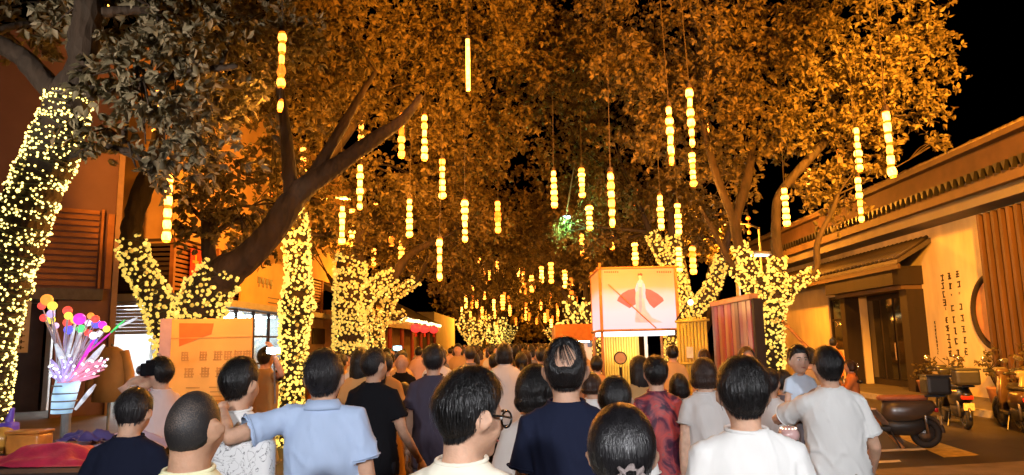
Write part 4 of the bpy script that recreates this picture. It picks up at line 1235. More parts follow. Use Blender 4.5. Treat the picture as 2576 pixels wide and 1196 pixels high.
for (x, y_, r_, cn) in [(118, 755, .045, 'orange'), (132, 770, .035, 'yellow'), (105, 770, .03, 'red'), (128, 790, .03, 'lilac'), (170, 782, .035, 'red'), (172, 795, .03, 'yellow'), (110, 800, .03, 'red'), (128, 805, .032, 'yellow'), (140, 820, .025, 'lilac'), (170, 812, .034, 'red'), (188, 805, .03, 'yellow'), (173, 830, .036, 'blue'), (200, 803, .045, 'magenta'), (204, 828, .034, 'green'), (228, 795, .026, 'orange'), (240, 803, .03, 'red'), (222, 813, .026, 'white'), (242, 815, .036, 'blue'), (258, 818, .03, 'magenta'), (268, 828, .026, 'yellow'), (235, 845, .03, 'white'), (222, 838, .028, 'red'), (250, 840, .026, 'white'), (236, 858, .028, 'blue')]:
    wand(x, y_, 0, 0, cn, ball=r_)

# toy stall with cloths, lower left
sx, sy = pix(150, 1140, 5.0).x, 5.0
ts = empty('toy_stall_table', (sx, sy, 0)); tag(ts, 'low stall table with dark cloth in front of the wand stand', 'table')
MB().bbox((-.35, -.1, 1.0), (1.9, 1.2, .05), .01).build('table_top', M_DARKW, ts)
for x in (-1.2, .5):
    for y_ in (-.38, .38):
        MB().tube([(x, y_, 0), (x, y_, .978)], .025, 8).build('leg', M_POLE, ts)
def cloth_heap(name, label, c, r, m, seed):
    b = MB(); n = 26
    g_ = random.Random(seed)
    vs = []; fs = []
    for i in range(n):
        for j in range(n):
            u, v = i / (n - 1) * 2 - 1, j / (n - 1) * 2 - 1
            h = r[2] * max(0, 1 - .9 * (u * u + v * v)) + .05 * noise.noise(Vector((u * 2.4 + seed, v * 2.4, 0))) + .02 * noise.noise(Vector((u * 7 + seed, v * 5, 3)))
            vs.append((c[0] + u * r[0], c[1] + v * r[1], c[2] + max(.004, h)))
    for i in range(n - 1):
        for j in range(n - 1):
            a = i * n + j; fs.append((a, a + 1, a + n + 1, a + n))
    b.add(vs, fs)
    return tag(b.build(name, m, None, (0, 0, 0), True), label, 'cloth')
zt_ = 1.027
cloth_heap('folded_cloth', 'crumpled crimson cloth lying on the low stall table', (sx + .12, sy - .25, zt_), (.46, .26, .10), mat('cloth_crimson', (.42, .02, .06), .6, .3, 8, .1), 3)
cloth_heap('folded_cloth', 'pale mauve cloth lying behind the crimson cloth', (sx + .28, sy + .26, zt_), (.34, .18, .12), mat('cloth_mauve', (.45, .34, .42), .6, .2, 8, .1), 5)
cloth_heap('folded_cloth', 'dark indigo cloth lying between the crimson and mauve cloths', (sx + .16, sy + .08, zt_ + .09), (.2, .1, .05), mat('cloth_indigo', (.06, .04, .16), .6, .2, 8, .1), 8)
for q, (x, y_, s_, lb, m) in enumerate([(-.55, .2, .09, 'round amber plastic toy packed on the stall table', mat('toy_amber', (.7, .32, .05), .25, .3, 8)), (-.42, -.1, .06, 'shiny silver toy ball on the stall table', mat('toy_silver', (.6, .55, .5), .2, .2, 8, metal=.8)), (-.75, -.25, .08, 'bright red toy ball at the stall corner', mat('toy_red', (.65, .04, .03), .3, .1)), (-.3, .12, .07, 'orange lidded toy box on the stall table', mat('toy_orange', (.6, .22, .04), .3, .3, 8))]):
    b = MB()
    if q == 3: b.bbox((0, 0, s_), (s_ * 3.4, s_ * 2.4, s_ * 2), .02)
    else: b.ell((0, 0, s_), s_, 16, 10)
    if q != 3: b.torus((0, 0, .008), s_ * .55, .012, 'z', 16, 6)
    else: b.bbox((0, 0, s_ * 2 + .012), (s_ * 3.5, s_ * 2.5, .02), .006)
    o = b.build('stall_toy', m, None, (0, 0, 0), True); o.location = (sx + x, sy + y_, zt_); tag(o, lb, 'toy')
pl = MB(); pl.bbox((0, 0, .1), (.12, .1, .2), .03); pl.tube([(0, 0, .2), (.02, 0, .3)], [.03, .015], 8)
o = pl.build('stall_toy', mat('toy_violet', (.16, .08, .5), .3, .2)); o.location = (sx - .62, sy + .35, zt_); tag(o, 'violet capped bottle toy on the stall table', 'toy')
# hanging tan raincoat beside the wand stand
ct = pix(283, 872, 9.0); cbz = pix(283, 1000, 9).z
cg = empty('hanging_coat', (ct.x, 9.0, 0)); tag(cg, 'long tan coat on a dark clothes stand behind the glow wands', 'coat')
b = MB(); b.rings([(0, 0, ct.z - .68, .22, .13), (0, 0, ct.z - .4, .2, .12), (0, 0, ct.z - .15, .19, .11), (0, 0, ct.z - .05, .14, .08), (0, 0, ct.z, .06, .05)], 24)
for v in b.v: v += Vector((0, .03 * noise.noise(Vector((v.x * 12, 0, v.z * 2))), 0))
b.build('coat_body', mat('coat_tan', (.34, .17, .05), .7, .2, 4), cg, smooth=True)
for s_ in (-1, 1):
    MB().tube([(s_ * .15, 0, ct.z - .06), (s_ * .24, 0, ct.z - .35), (s_ * .25, -.02, ct.z - .62)], [.06, .06, .055], 10).build('sleeve', mat('coat_tan', (.34, .17, .05)), cg, smooth=True)
MB().tube([(0, 0, 0), (0, 0, ct.z + .03)], .018, 8).build('stand_post', M_POLE, cg)
MB().tube([(-.25, 0, .02), (.25, 0, .02)], .02, 8).build('stand_foot', M_POLE, cg)
MB().tube([(0, -.25, .025), (0, .25, .025)], .02, 8).build('stand_foot', M_POLE, cg)
# ================================================================== people
TMP = bpy.data.scenes.new('work')
def remesh(mb, vox, smooth=4, fac=.5):
    me = mb.mesh('w')
    o = bpy.data.objects.new('w', me); TMP.collection.objects.link(o)
    m = o.modifiers.new('r', 'REMESH'); m.mode = 'VOXEL'; m.voxel_size = vox
    s = o.modifiers.new('s', 'SMOOTH'); s.iterations = smooth; s.factor = fac
    vl = TMP.view_layers[0]; vl.update()
    r = bpy.data.meshes.new_from_object(o.evaluated_get(vl.depsgraph))
    TMP.collection.objects.unlink(o); bpy.data.objects.remove(o); bpy.data.meshes.remove(me)
    r.polygons.foreach_set('use_smooth', [True] * len(r.polygons))
    return r

def skin(name, c):
    return mat('skin_' + name, c, .6, .16, 22, .12, 90, sub=.12, spec=.3)
SK = [skin('warm', (.50, .29, .19)), skin('tan', (.42, .23, .14)), skin('fair', (.60, .38, .27))]
def hairmat(name, c, rough=.38):
    m = mat('hair_' + name, c, rough, .5, 40, .5, 160, spec=.35, stretch=(1, 1, .12))
    return m
HB = hairmat('black', (.008, .007, .007)); HBR = hairmat('brown', (.03, .014, .009)); HG = hairmat('soft_black', (.014, .012, .013), .42)
def buzzmat():
    m = bpy.data.materials.new('hair_buzz'); m.use_nodes = True; t = m.node_tree; b = t.nodes['Principled BSDF']
    tc = t.nodes.new('ShaderNodeTexCoord'); n = t.nodes.new('ShaderNodeTexNoise'); n.inputs['Scale'].default_value = 260; n.inputs['Detail'].default_value = 2
    n3 = t.nodes.new('ShaderNodeTexNoise'); n3.inputs['Scale'].default_value = 9
    t.links.new(tc.outputs['Object'], n.inputs['Vector']); t.links.new(tc.outputs['Object'], n3.inputs['Vector'])
    a = t.nodes.new('ShaderNodeMath'); a.operation = 'MULTIPLY'; t.links.new(n.outputs['Fac'], a.inputs[0]); t.links.new(n3.outputs['Fac'], a.inputs[1])
    r = t.nodes.new('ShaderNodeValToRGB'); r.color_ramp.elements[0].color = (.012, .010, .010, 1); r.color_ramp.elements[1].color = (.11, .075, .055, 1)
    r.color_ramp.elements[0].position = .2; r.color_ramp.elements[1].position = .42
    t.links.new(a.outputs[0], r.inputs[0]); t.links.new(r.outputs[0], b.inputs['Base Color']); b.inputs['Roughness'].default_value = .6
    bp = t.nodes.new('ShaderNodeBump'); bp.inputs['Strength'].default_value = .5; bp.inputs['Distance'].default_value = .003
    t.links.new(n.outputs['Fac'], bp.inputs['Height']); t.links.new(bp.outputs[0], b.inputs['Normal'])
    return m
HSL = mat('hair_sleek', (.008, .007, .008), .36, .4, 50, .25, 300, spec=.5, stretch=(1, 1, .06))
HBZ = buzzmat()
def cloth(name, c, rough=.75):
    if 'cloth_' + name in MATS: return MATS['cloth_' + name]
    m = mat('cloth_' + name, c, .92, .09, 5, .4, 9, spec=.1, stretch=(1, 1, .45))
    t = m.node_tree; bp = [n for n in t.nodes if n.type == 'BUMP'][0]; mp = [n for n in t.nodes if n.type == 'MAPPING'][0]
    mp.inputs['Rotation'].default_value = (0, R(18), 0)
    n = t.nodes.new('ShaderNodeTexNoise'); n.noise_type = 'RIDGED_MULTIFRACTAL'; n.inputs['Scale'].default_value = 4.5; n.inputs['Detail'].default_value = 3; n.inputs['Distortion'].default_value = .6
    t.links.new(mp.outputs[0], n.inputs['Vector'])
    b2 = t.nodes.new('ShaderNodeBump'); b2.inputs['Strength'].default_value = .45; b2.inputs['Distance'].default_value = .03
    t.links.new(n.outputs['Fac'], b2.inputs['Height']); t.links.new(bp.outputs[0], b2.inputs['Normal'])
    t.links.new(b2.outputs[0], t.nodes['Principled BSDF'].inputs['Normal'])
    return m
def floral():
    m = bpy.data.materials.new('cloth_floral'); m.use_nodes = True; t = m.node_tree; b = t.nodes['Principled BSDF']; b.inputs['Roughness'].default_value = .6
    tc = t.nodes.new('ShaderNodeTexCoord'); n = t.nodes.new('ShaderNodeTexNoise'); n.inputs['Scale'].default_value = 7; n.inputs['Detail'].default_value = 5; n.inputs['Distortion'].default_value = 1.2
    t.links.new(tc.outputs['Object'], n.inputs['Vector'])
    r = t.nodes.new('ShaderNodeValToRGB'); e = r.color_ramp.elements
    e[0].position = .34; e[0].color = (.03, .008, .025, 1); e[1].position = .68; e[1].color = (.36, .12, .11, 1)
    for p, c in ((.43, (.09, .015, .04)), (.49, (.30, .05, .06)), (.56, (.5, .06, .05)), (.62, (.26, .08, .08))):
        q = e.new(p); q.color = (*c, 1)
    t.links.new(n.outputs['Fac'], r.inputs[0]); t.links.new(r.outputs[0], b.inputs['Base Color'])
    return m
def sketchprint():
    m = bpy.data.materials.new('cloth_line_print'); m.use_nodes = True; t = m.node_tree; b = t.nodes['Principled BSDF']; b.inputs['Roughness'].default_value = .7
    tc = t.nodes.new('ShaderNodeTexCoord'); n = t.nodes.new('ShaderNodeTexNoise'); n.inputs['Scale'].default_value = 9; n.inputs['Detail'].default_value = 3; n.inputs['Distortion'].default_value = 2.5
    t.links.new(tc.outputs['Object'], n.inputs['Vector'])
    r = t.nodes.new('ShaderNodeValToRGB'); e = r.color_ramp.elements
    e[0].position = .485; e[0].color = (.62, .62, .62, 1); e[1].position = .515; e[1].color = (.62, .62, .62, 1)
    q = e.new(.5); q.color = (.08, .08, .09, 1)
    t.links.new(n.outputs['Fac'], r.inputs[0]); t.links.new(r.outputs[0], b.inputs['Base Color'])
    return m

HR = (.076, .096, .116)
def hp(th, ph, t=0.0):
    d = Vector((math.sin(th) * math.cos(ph), math.sin(th) * math.sin(ph), math.cos(th)))
    x, y, z = d.x * HR[0], d.y * HR[1], d.z * HR[2]
    if z < 0:
        k = -z / HR[2]
        x *= 1 - .26 * k ** 2 if d.y < -.3 else 1 + .12 * k ** 2
        y *= (1 - .34 * k ** 1.4) if y < 0 else (1 + .5 * k ** 2)
    elif d.y < 0:
        y *= 1.03
    return Vector((x, y, z)) + d * t

def head_mb():
    b = MB(); nu, nv = 28, 18
    vs = [hp(0, 0)]
    for i in range(1, nv):
        for j in range(nu): vs.append(hp(math.pi * i / nv, 2 * math.pi * j / nu))
    vs.append(hp(math.pi, 0))
    fs = [(0, 1 + j, 1 + (j + 1) % nu) for j in range(nu)]
    for i in range(nv - 2):
        for j in range(nu):
            a, c = 1 + i * nu + j, 1 + i * nu + (j + 1) % nu; fs.append((a, a + nu, c + nu, c))
    l = len(vs) - 1; o = 1 + (nv - 2) * nu
    fs += [(o + (j + 1) % nu, o + j, l) for j in range(nu)]
    b.add(vs, fs)
    b.tube([(0, .088, .022), (0, .103, -.005), (0, .112, -.022), (0, .098, -.034)], [.010, .012, .016, .012], 8)      # nose
    b.ell((0, .066, -.086), (.034, .030, .026), 10, 6)                                                               # chin
    b.ell((0, .082, -.058), (.026, .014, .014), 10, 6)                                                              # lips
    b.ell((0, .076, .030), (.05, .016, .012), 12, 6)                                                               # brow
    for s in (-1, 1):
        b.ell((s * .046, .052, -.025), (.024, .032, .036), 10, 6)                                                   # cheek
        rot = Matrix.Rotation(s * -.5, 3, 'Z') @ Matrix.Rotation(-.15, 3, 'X')
        b.ell((s * .084, -.008, -.006), (.010, .022, .034), 10, 8, rot)                                             # ear
        b.torus((s * .090, -.012, .0), .024, .006, 'x', 14, 6, Matrix.Rotation(s * -.5, 3, 'Z'))
    return b

def interp(tab, x):
    for (a, b_), (c, d) in zip(tab, tab[1:]):
        if x <= c: return b_ + (d - b_) * (x - a) / (c - a)
    return tab[-1][1]
TH = {'short': [(0, 56), (45, 60), (72, 74), (82, 96), (98, 92), (115, 110), (140, 120), (180, 122)],
      'buzz': [(0, 52), (45, 58), (72, 72), (82, 94), (98, 92), (115, 112), (140, 122), (180, 126)],
      'bob': [(0, 52), (40, 56), (60, 80), (75, 100), (180, 100)],
      'tied': [(0, 50), (45, 55), (70, 74), (84, 92), (100, 100), (125, 118), (180, 124)]}
def hair_mb(style, seed, strands, t0=.020, drop=.12, crown_bald=0.0):
    g = random.Random(seed); b = MB()
    key = 'short' if style in ('short', 'bald') else style
    tab = TH[key]
    nphi, nth = 48, 14
    def col_path(ph, n=nth):
        a = abs(((math.degrees(ph) - 90 + 180) % 360) - 180)          # angle from the face
        th_e = R(interp(tab, a))
        jag = R(2.5) * noise.noise(Vector((ph * 9, seed, 0)))
        th_e += jag
        pts = []
        for i in range(n + 1):
            u = i / n
            th = max(.02, u * th_e)
            t = t0 * (1 - .75 * u ** 3) + (.003 if style != 'buzz' else .0)
            if style == 'short' or style == 'bald':
                t *= 1.0 if a < 90 or u < .6 else (1 - .35 * (u - .6) / .4)
                t += .004 * noise.noise(Vector((math.cos(ph) * 2.2, math.sin(ph) * 2.2, u * 2 + seed)))
            if style == 'bob': t = t0 * (.85 + .3 * u)
            if style == 'bald':
                c = hp(th, ph, 0)
                dd = Vector((c.x / .058, (c.y + .066) / .062, (c.z - .074) / .074)).length + .12 * noise.noise(Vector((c.x * 40, c.y * 40, c.z * 14)))
                k_ = max(0, min(1, (crown_bald + .22 - dd) / .3))
                t -= k_ * (t0 + .012)
            pts.append(hp(th, ph, t))
        if style == 'bob':
            f = max(0, min(1, (a - 55) / 22.0)) * drop
            e = pts[-1].copy(); rad = Vector((e.x, e.y, 0)).normalized()
            for k in range(1, 6):
                q = k / 5
                p = e + Vector((0, 0, -f * q)) + rad * (.012 * math.sin(q * 3.0) - .018 * q * q) * (f / max(.01, drop))
                if a > 130: p.y += .02 * q * (f / max(.01, drop))
                pts.append(p)
        e = pts[-1]
        inn = Vector((e.x * .8, e.y * .8, e.z + .004))
        pts.append(inn)
        return pts
    cols = [col_path(2 * math.pi * j / nphi) for j in range(nphi)]
    m = len(cols[0])
    vs = [p for c in cols for p in c]
    fs = []
    for j in range(nphi):
        j2 = (j + 1) % nphi
        for i in range(m - 1):
            fs.append((j * m + i, j * m + i + 1, j2 * m + i + 1, j2 * m + i))
    b.add(vs, fs)
    for k in range(strands):
        ph = g.uniform(0, 6.283)
        P = col_path(ph, 10)[:-1]
        i0 = g.randint(0, max(1, len(P) - 5)); ln = g.randint(3, 5)
        seg = P[i0:i0 + ln]
        if len(seg) < 3: continue
        cen = Vector((0, 0, 0)); lift = g.uniform(.0005, .004) + (.013 * g.random() ** 3 if style in ('short', 'bald') else 0)
        dr = g.uniform(-.012, .012); wd = g.uniform(.0012, .0026)
        vv = []
        for i, p in enumerate(seg):
            o = (p - cen).normalized(); side = o.cross(Vector((0, 0, 1)));
            side = side.normalized() if side.length > 1e-4 else Vector((1, 0, 0))
            q = p + o * (lift * (i + 1) / len(seg) + .001) + side * dr * i / len(seg)
            w_ = wd * (1 - .7 * i / (len(seg) - 1))
            vv += [q - side * w_, q + side * w_]
        if style == 'bald' and any(Vector((q.x / .055, (q.y + .068) / .06, (q.z - .078) / .072)).length < crown_bald + .15 for q in seg): continue
        b.add(vv, [(2 * i, 2 * i + 1, 2 * i + 3, 2 * i + 2) for i in range(len(seg) - 1)])
    if strands and style != 'bob':
        for k in range(strands // 2):
            ph = R(270) + g.gauss(0, 1.05)
            P = col_path(ph, 6)[:-1]
            e = P[-1]
            L_ = g.uniform(.006, .018); o = Vector((e.x, e.y, 0)).normalized(); side = o.cross(Vector((0, 0, 1)))
            a0 = e + o * -.001 + Vector((0, 0, .006)); a1 = e - o * .004 + Vector((0, 0, -L_)) + side * g.uniform(-.004, .004)
            w_ = g.uniform(.0009, .0018)
            b.add([a0 - side * w_, a0 + side * w_, a1 + side * .0003, a1 - side * .0003], [(0, 1, 2, 3)])
    if style == 'bald':
        for k in range(46):
            p0 = R(270) + R(g.uniform(-60, 60)); t1 = R(g.uniform(8, 30)); pts_ = []
            for q in range(5):
                pts_.append(hp(t1 + R(13) * q, p0 + .10 * q, .003))
            vv = []
            for p in pts_: vv += [p, p + Vector((.0016, 0, 0)) + p.normalized() * .0006]
            b.add(vv, [(2 * i, 2 * i + 1, 2 * i + 3, 2 * i + 2) for i in range(4)])
    return b

def hand_mb(wr, d, n, s=1.0, curl=.6):
    d = d.normalized(); n = (n - d * n.dot(d)).normalized(); w_ = d.cross(n)
    b = MB()
    rot = Matrix((w_, d, n)).transposed()
    b.ell(wr + d * .05 * s, (.040 * s, .058 * s, .017 * s), 12, 8, rot)
    b.tube([wr - d * .03 * s, wr + d * .02 * s], [.026 * s, .026 * s], 10)
    for k, L in enumerate((.072, .082, .076, .060)):
        o = wr + d * .088 * s + w_ * (-.028 + .0185 * k) * s
        a = d.lerp(n, .25 * curl).normalized(); c = d.lerp(n, .75 * curl).normalized()
        p1 = o + a * L * .45 * s; p2 = p1 + c * L * .35 * s; p3 = p2 + c.lerp(n, .3 * curl).normalized() * L * .28 * s
        b.tube([o - d * .02 * s, o, p1, p2, p3], [.0095 * s, .0098 * s, .009 * s, .0083 * s, .0062 * s], 8)
    t0 = wr + d * .03 * s - w_ * .030 * s
    ta = (d * .7 - w_ * .6 + n * .35).normalized(); t1 = t0 + ta * .042 * s; t2 = t1 + (ta + d * .6).normalized() * .032 * s
    b.tube([t0 - ta * .01 * s, t0, t1, t2], [.012 * s, .013 * s, .0105 * s, .008 * s], 8)
    return b

def ik(sh, spec, loc, s, face):
    # bend an arm so that its wrist reaches a picture point at a street distance
    px, py, D, hint = spec
    t = (pix(px, py, D) - Vector(loc))
    t = (Matrix.Rotation(-R(face), 3, 'Z') @ t) / s
    d = t - sh; a, b_ = .285, .245
    L = max(.12, min(a + b_ - .004, d.length)); d = d.normalized()
    ca = (a * a + L * L - b_ * b_) / (2 * a * L); sa = math.sqrt(max(0, 1 - ca * ca))
    h = Vector(hint); h = (h - d * h.dot(d)).normalized()
    u = (d * ca + h * sa).normalized()
    return u, (d * L - u * a).normalized()
def dirv(x, y, z): return Vector((x, y, z)).normalized()
ARM_DOWN = {'l': (dirv(-.16, -.02, -1), dirv(-.03, .16, -1)), 'r': (dirv(.16, -.02, -1), dirv(.03, .16, -1))}
def folds(me, amp, seed, ztop, zbot, diag=0.0):
    nv = len(me.vertices)
    co = np.empty(nv * 3, np.float32); me.vertices.foreach_get('co', co); co = co.reshape(-1, 3)
    no = np.empty(nv * 3, np.float32); me.vertex_normals.foreach_get('vector', no); no = no.reshape(-1, 3)
    out = co.copy()
    for i in range(nv):
        x, y, z = co[i]
        f = min(1, max(.25, (ztop - z) / max(.01, ztop - zbot)))
        n1 = noise.noise((x * 6 + diag * z * 3 + seed, y * 6, z * 2.0))
        n2 = noise.noise((x * 15 + seed * 2 + diag * z * 8, y * 15, z * 4.5 + 3))
        h = 2.0 * amp * f * (1.3 * n1 + 1.5 * max(0, 1 - abs(n2) * 3.4) ** 2 * (.75 + n1) - .3)
        out[i] += no[i] * h
    me.vertices.foreach_set('co', out.ravel()); me.update()

def open_caps(me, planes, tol):
    """remove the flat lids at hem and cuffs: planes are (point, outward direction)"""
    bm = bmesh.new(); bm.from_mesh(me); bm.normal_update()
    kill = []
    for f in bm.faces:
        c = f.calc_center_median()
        for p, d, rr in planes:
            if abs((c - p).dot(d)) < tol and f.normal.dot(d) > .75 and (c - p).length < rr:
                kill.append(f); break
    bmesh.ops.delete(bm, geom=kill, context='FACES')
    bm.to_mesh(me); bm.free()

SHOE = [mat('shoe_dark', (.03, .028, .028), .5, .1), mat('shoe_white', (.6, .58, .55), .5, .1)]
M_EYEW = mat('eye_white', (.75, .72, .7), .2, .02); M_IRIS = mat('iris_dark', (.015, .01, .008), .1, .02); M_LIP = mat('lip', (.42, .15, .13), .4, .05); M_BROW = mat('eyebrow', (.015, .011, .01), .7, .1)

def person(label, px, py, D, face=0, yaw=0, pitch=0, tilt=0, arms=None, legs=None, hair='short', hm=None, top=None, topm=None, bot='trousers', botm=None, sk=0, vox=.014, group=None,
           hs=1.0, z0=0.0, width=1.0, strands=500, hemz=.80, sleeve=.62, foldamp=.007, facedet=False, collar=None, loc=None, H=None, t0=.020, drop=.12, lean=0.0, diag=.3, bald=0.0, curl=.6, seed=None, shoe=0, cat='person', neckw=1.0, hipw=1.0, nohands=False, shup=0.0, handdir=None):
    seed = seed if seed is not None else int(px * 3 + py)
    g = random.Random(seed)
    htop = 1.49 + (1.605 + .116 + t0 - 1.49) * hs
    if loc is None:
        p = pix(px, py, D); X = p.x; H = p.z - z0
        loc = (X, D, z0)
    s = H / htop
    root = empty('person', loc, R(face)); tag(root, label, cat, group)
    S4 = Matrix.Diagonal((s, s, s, 1))
    arms = arms or ARM_DOWN
    # ---- joints
    L = {}
    legs = legs or {'l': (g.uniform(5, 16), g.uniform(0, 8)), 'r': (g.uniform(-14, -4), g.uniform(12, 26))}
    lowest = 9
    for k, sg in (('l', -1), ('r', 1)):
        th, kn = R(legs[k][0]), R(legs[k][1])
        hip = Vector((sg * .088 * hipw, 0, .90)); knee = hip + Vector((sg * .012, math.sin(th), -math.cos(th))) * .43
        ank = knee + Vector((0, math.sin(th - kn), -math.cos(th - kn))) * .40
        L[k] = (hip, knee, ank); lowest = min(lowest, ank.z)
    dz = .08 - lowest if z0 == 0 else 0
    Lz = Matrix.Translation((0, 0, dz))
    Ln = Matrix.Translation((0, 0, .95)) @ Matrix.Rotation(-R(lean), 4, 'X') @ Matrix.Translation((0, 0, -.95))    # upper body lean
    piv = Vector((0, .0, 1.49))
    Mh = Ln @ Matrix.Translation(piv) @ Matrix.Rotation(R(yaw), 4, 'Z') @ Matrix.Rotation(-R(pitch), 4, 'X') @ Matrix.Rotation(R(tilt), 4, 'Y') @ Matrix.Scale(hs, 4) @ Matrix.Translation((0, .012, .115))
    wd = width
    # ---- body
    up = MB()
    up.rings([(0, 0, .86, .150 * wd * hipw, .105), (0, 0, .95, .155 * wd * hipw, .11), (0, .005, 1.05, .140 * wd, .10), (0, .005, 1.18, .140 * wd, .106), (0, 0, 1.30, .146 * wd, .106), (0, -.005, 1.38, .135 * wd, .092), (0, -.008, 1.43, .11 * wd, .072), (0, -.004, 1.475, .068, .060)], 20)
    nw = .056 * neckw
    up.tube([(0, -.012, 1.38), (0, -.004, 1.46), (0, .008, 1.56)], [nw * 1.25, nw, nw], 14)
    sj = {}
    for k, sg in (('l', -1), ('r', 1)):
        u, f = arms[k]
        sh = Vector((sg * .136 * wd, -.005, 1.385 + shup))
        if u == 'ik':
            u, f = ik(sh, f, loc, s, face)
        el = sh + u * .285; wr = el + f * .245
        sj[k] = (sh, el, wr, u, f)
        up.tube([sh - Vector((sg * .05, 0, -.01)), sh, sh.lerp(el, .5), el, el.lerp(wr, .35), wr], [.046, .048, .045, .039, .039, .026], 12)
        up.tube([(sg * .02, -.008, 1.44), (sg * .08 * wd, -.006, 1.415), sh], [.045, .045, .044], 12)
    up.xf(Ln)
    hd = head_mb().xf(Mh)
    body = MB().merge(up).merge(hd)
    for k in 'lr':
        hip, knee, ank = L[k]
        body.tube([hip + Vector((0, 0, .04)), hip, hip.lerp(knee, .5), knee, knee.lerp(ank, .3), ank, ank + Vector((0, 0, -.03))], [.08, .085, .072, .052, .053, .036, .036], 12)
        body.ell(ank + Vector((0, .05, -.045)), (.04, .11, .035), 10, 6)
    bme = remesh(body, vox / s)
    hb = MB()
    if not nohands:
        for k, sg in (('l', -1), ('r', 1)):
            sh, el, wr, u, f = sj[k]
            hb.merge(hand_mb(wr, (handdir or {}).get(k, f), Vector((-sg, .1, 0)) if not handdir else Vector((0, .3, -1)), 1.0, curl))
        hb.xf(Ln)
        bm = bmesh.new(); bm.from_mesh(bme); tmpm = hb.mesh('h', smooth=True); bm.from_mesh(tmpm); bm.to_mesh(bme); bm.free(); bpy.data.meshes.remove(tmpm)
        bme.polygons.foreach_set('use_smooth', [True] * len(bme.polygons))
    MT = S4 @ Lz
    bme.transform(MT)
    bo_ = link('body', bme, SK[sk], root)
    # ---- hair
    style = {'pony': 'tied', 'bun': 'tied', 'long': 'bob'}.get(hair, hair)
    if hair != 'none':
        hmb = hair_mb(style, seed % 97, strands, t0 if hair != 'buzz' else .004, drop, bald)
        hm_ = hm or (HBZ if hair == 'buzz' else HB)
        if hair == 'pony':
            hmb.tube([(0, -.10, -.02), (0, -.135, -.06), (0, -.14, -.14), (0, -.12, -.24)], [.03, .034, .028, .01], 10)
        if hair == 'bun':
            hmb.ell((0, -.118, -.045), (.045, .035, .040), 14, 10)
        hme = hmb.mesh('hair', smooth=True); hme.transform(MT @ Mh)
        ho = link('hair', hme, hm_, root)
        if hair in ('bun', 'pony') and top != 'plain':
            pass
    # ---- face details
    if facedet:
        e = MB(); ir = MB(); br = MB()
        for sg in (-1, 1):
            e.ell((sg * .030, .084, .008), (.013, .008, .007), 10, 6); ir.ell((sg * .030, .0905, .008), (.0055, .003, .0055), 8, 6)
            br.tube([(sg * .014, .096, .026), (sg * .032, .094, .031), (sg * .048, .082, .026)], [.003, .0035, .002], 6)
            for nm, bb, mm in (('eye', e, M_EYEW), ('iris', ir, M_IRIS), ('eyebrow', br, M_BROW)):
                me = bb.mesh(nm, smooth=True); me.transform(MT @ Mh); link(nm, me, mm, root)
            e, ir, br = MB(), MB(), MB()
        me = MB().tube([(-.02, .098, -.058), (0, .104, -.059), (.02, .098, -.058)], [.002, .005, .002], 8).mesh('mouth', smooth=True); me.transform(MT @ Mh); link('mouth', me, M_LIP, root)
    # ---- upper garment
    if topm is not None:
        tb = MB(); gz = .018
        dress = top == 'dress'
        hz = hemz
        rows = []
        if dress:
            rows += [(0, 0, .42, .24 * wd, .17), (0, 0, .7, .205 * wd, .145)]
        else:
            rows += [(0, 0, hz, .178 * wd * hipw, .130)]
        rows += [(0, 0, .95, .176 * wd * hipw, .128), (0, .003, 1.08, .156 * wd, .120), (0, .003, 1.2, .160 * wd, .122), (0, 0, 1.30, .164 * wd, .122), (0, -.004, 1.37, .150 * wd, .108), (0, -.008, 1.42, .126 * wd, .090), (0, -.008, 1.455, .100 * wd, .078), (0, -.006, 1.485, .078, .068)]
        tb.rings(rows, 28, 2.2)
        for sg in (-1, 1):
            tb.tube([(sg * .025, -.008, 1.435), (sg * .085 * wd, -.007, 1.413), sj['l' if sg < 0 else 'r'][0]], [.052, .056, .058], 14)
        planes = []
        for k, sg in (('l', -1), ('r', 1)):
            sh, el, wr, u, f = sj[k]
            if sleeve <= .3:
                tb.ell(sh, (.062, .06, .055), 12, 8); continue
            if sleeve <= 1:
                e2 = sh.lerp(el, sleeve)
                tb.tube([sh - Vector((sg * .07, 0, -.005)), sh + Vector((0, 0, .004)), sh.lerp(e2, .5), e2], [.057, .061, .065, .070 + .005 * (sleeve > .5)], 16)
                planes.append((e2, u, .13))
            else:
                tb.tube([sh - Vector((sg * .07, 0, -.005)), sh, sh.lerp(el, .5), el, el.lerp(wr, .9)], [.064, .068, .06, .055, .045], 14)
                planes.append((el.lerp(wr, .9), f, .1))
        tb.xf(Ln)
        planes = [(Ln @ p, Ln.to_3x3() @ d, r_) for p, d, r_ in planes]
        if lean == 0: planes.append((Vector((0, 0, rows[0][2])), Vector((0, 0, -1)), .4))
        tme = remesh(tb, vox / s, 3)
        open_caps(tme, planes, .022)
        folds(tme, foldamp, seed * .37, 1.45, rows[0][2], diag)
        tme.transform(MT)
        to = link('dress' if dress else 'shirt', tme, topm, root)
        if vox < .0145:
            for pl_, pd_, _r in planes[:2]:
                if sleeve > .3:
                    rot_ = pd_.to_track_quat('Z', 'Y').to_matrix()
                    me = MB().torus(pl_ - pd_ * .016, .074 + .004 * (sleeve > .5), .0035, 'z', 28, 6, rot_).mesh('cuff', smooth=True); me.transform(MT); link('cuff', me, topm, root)
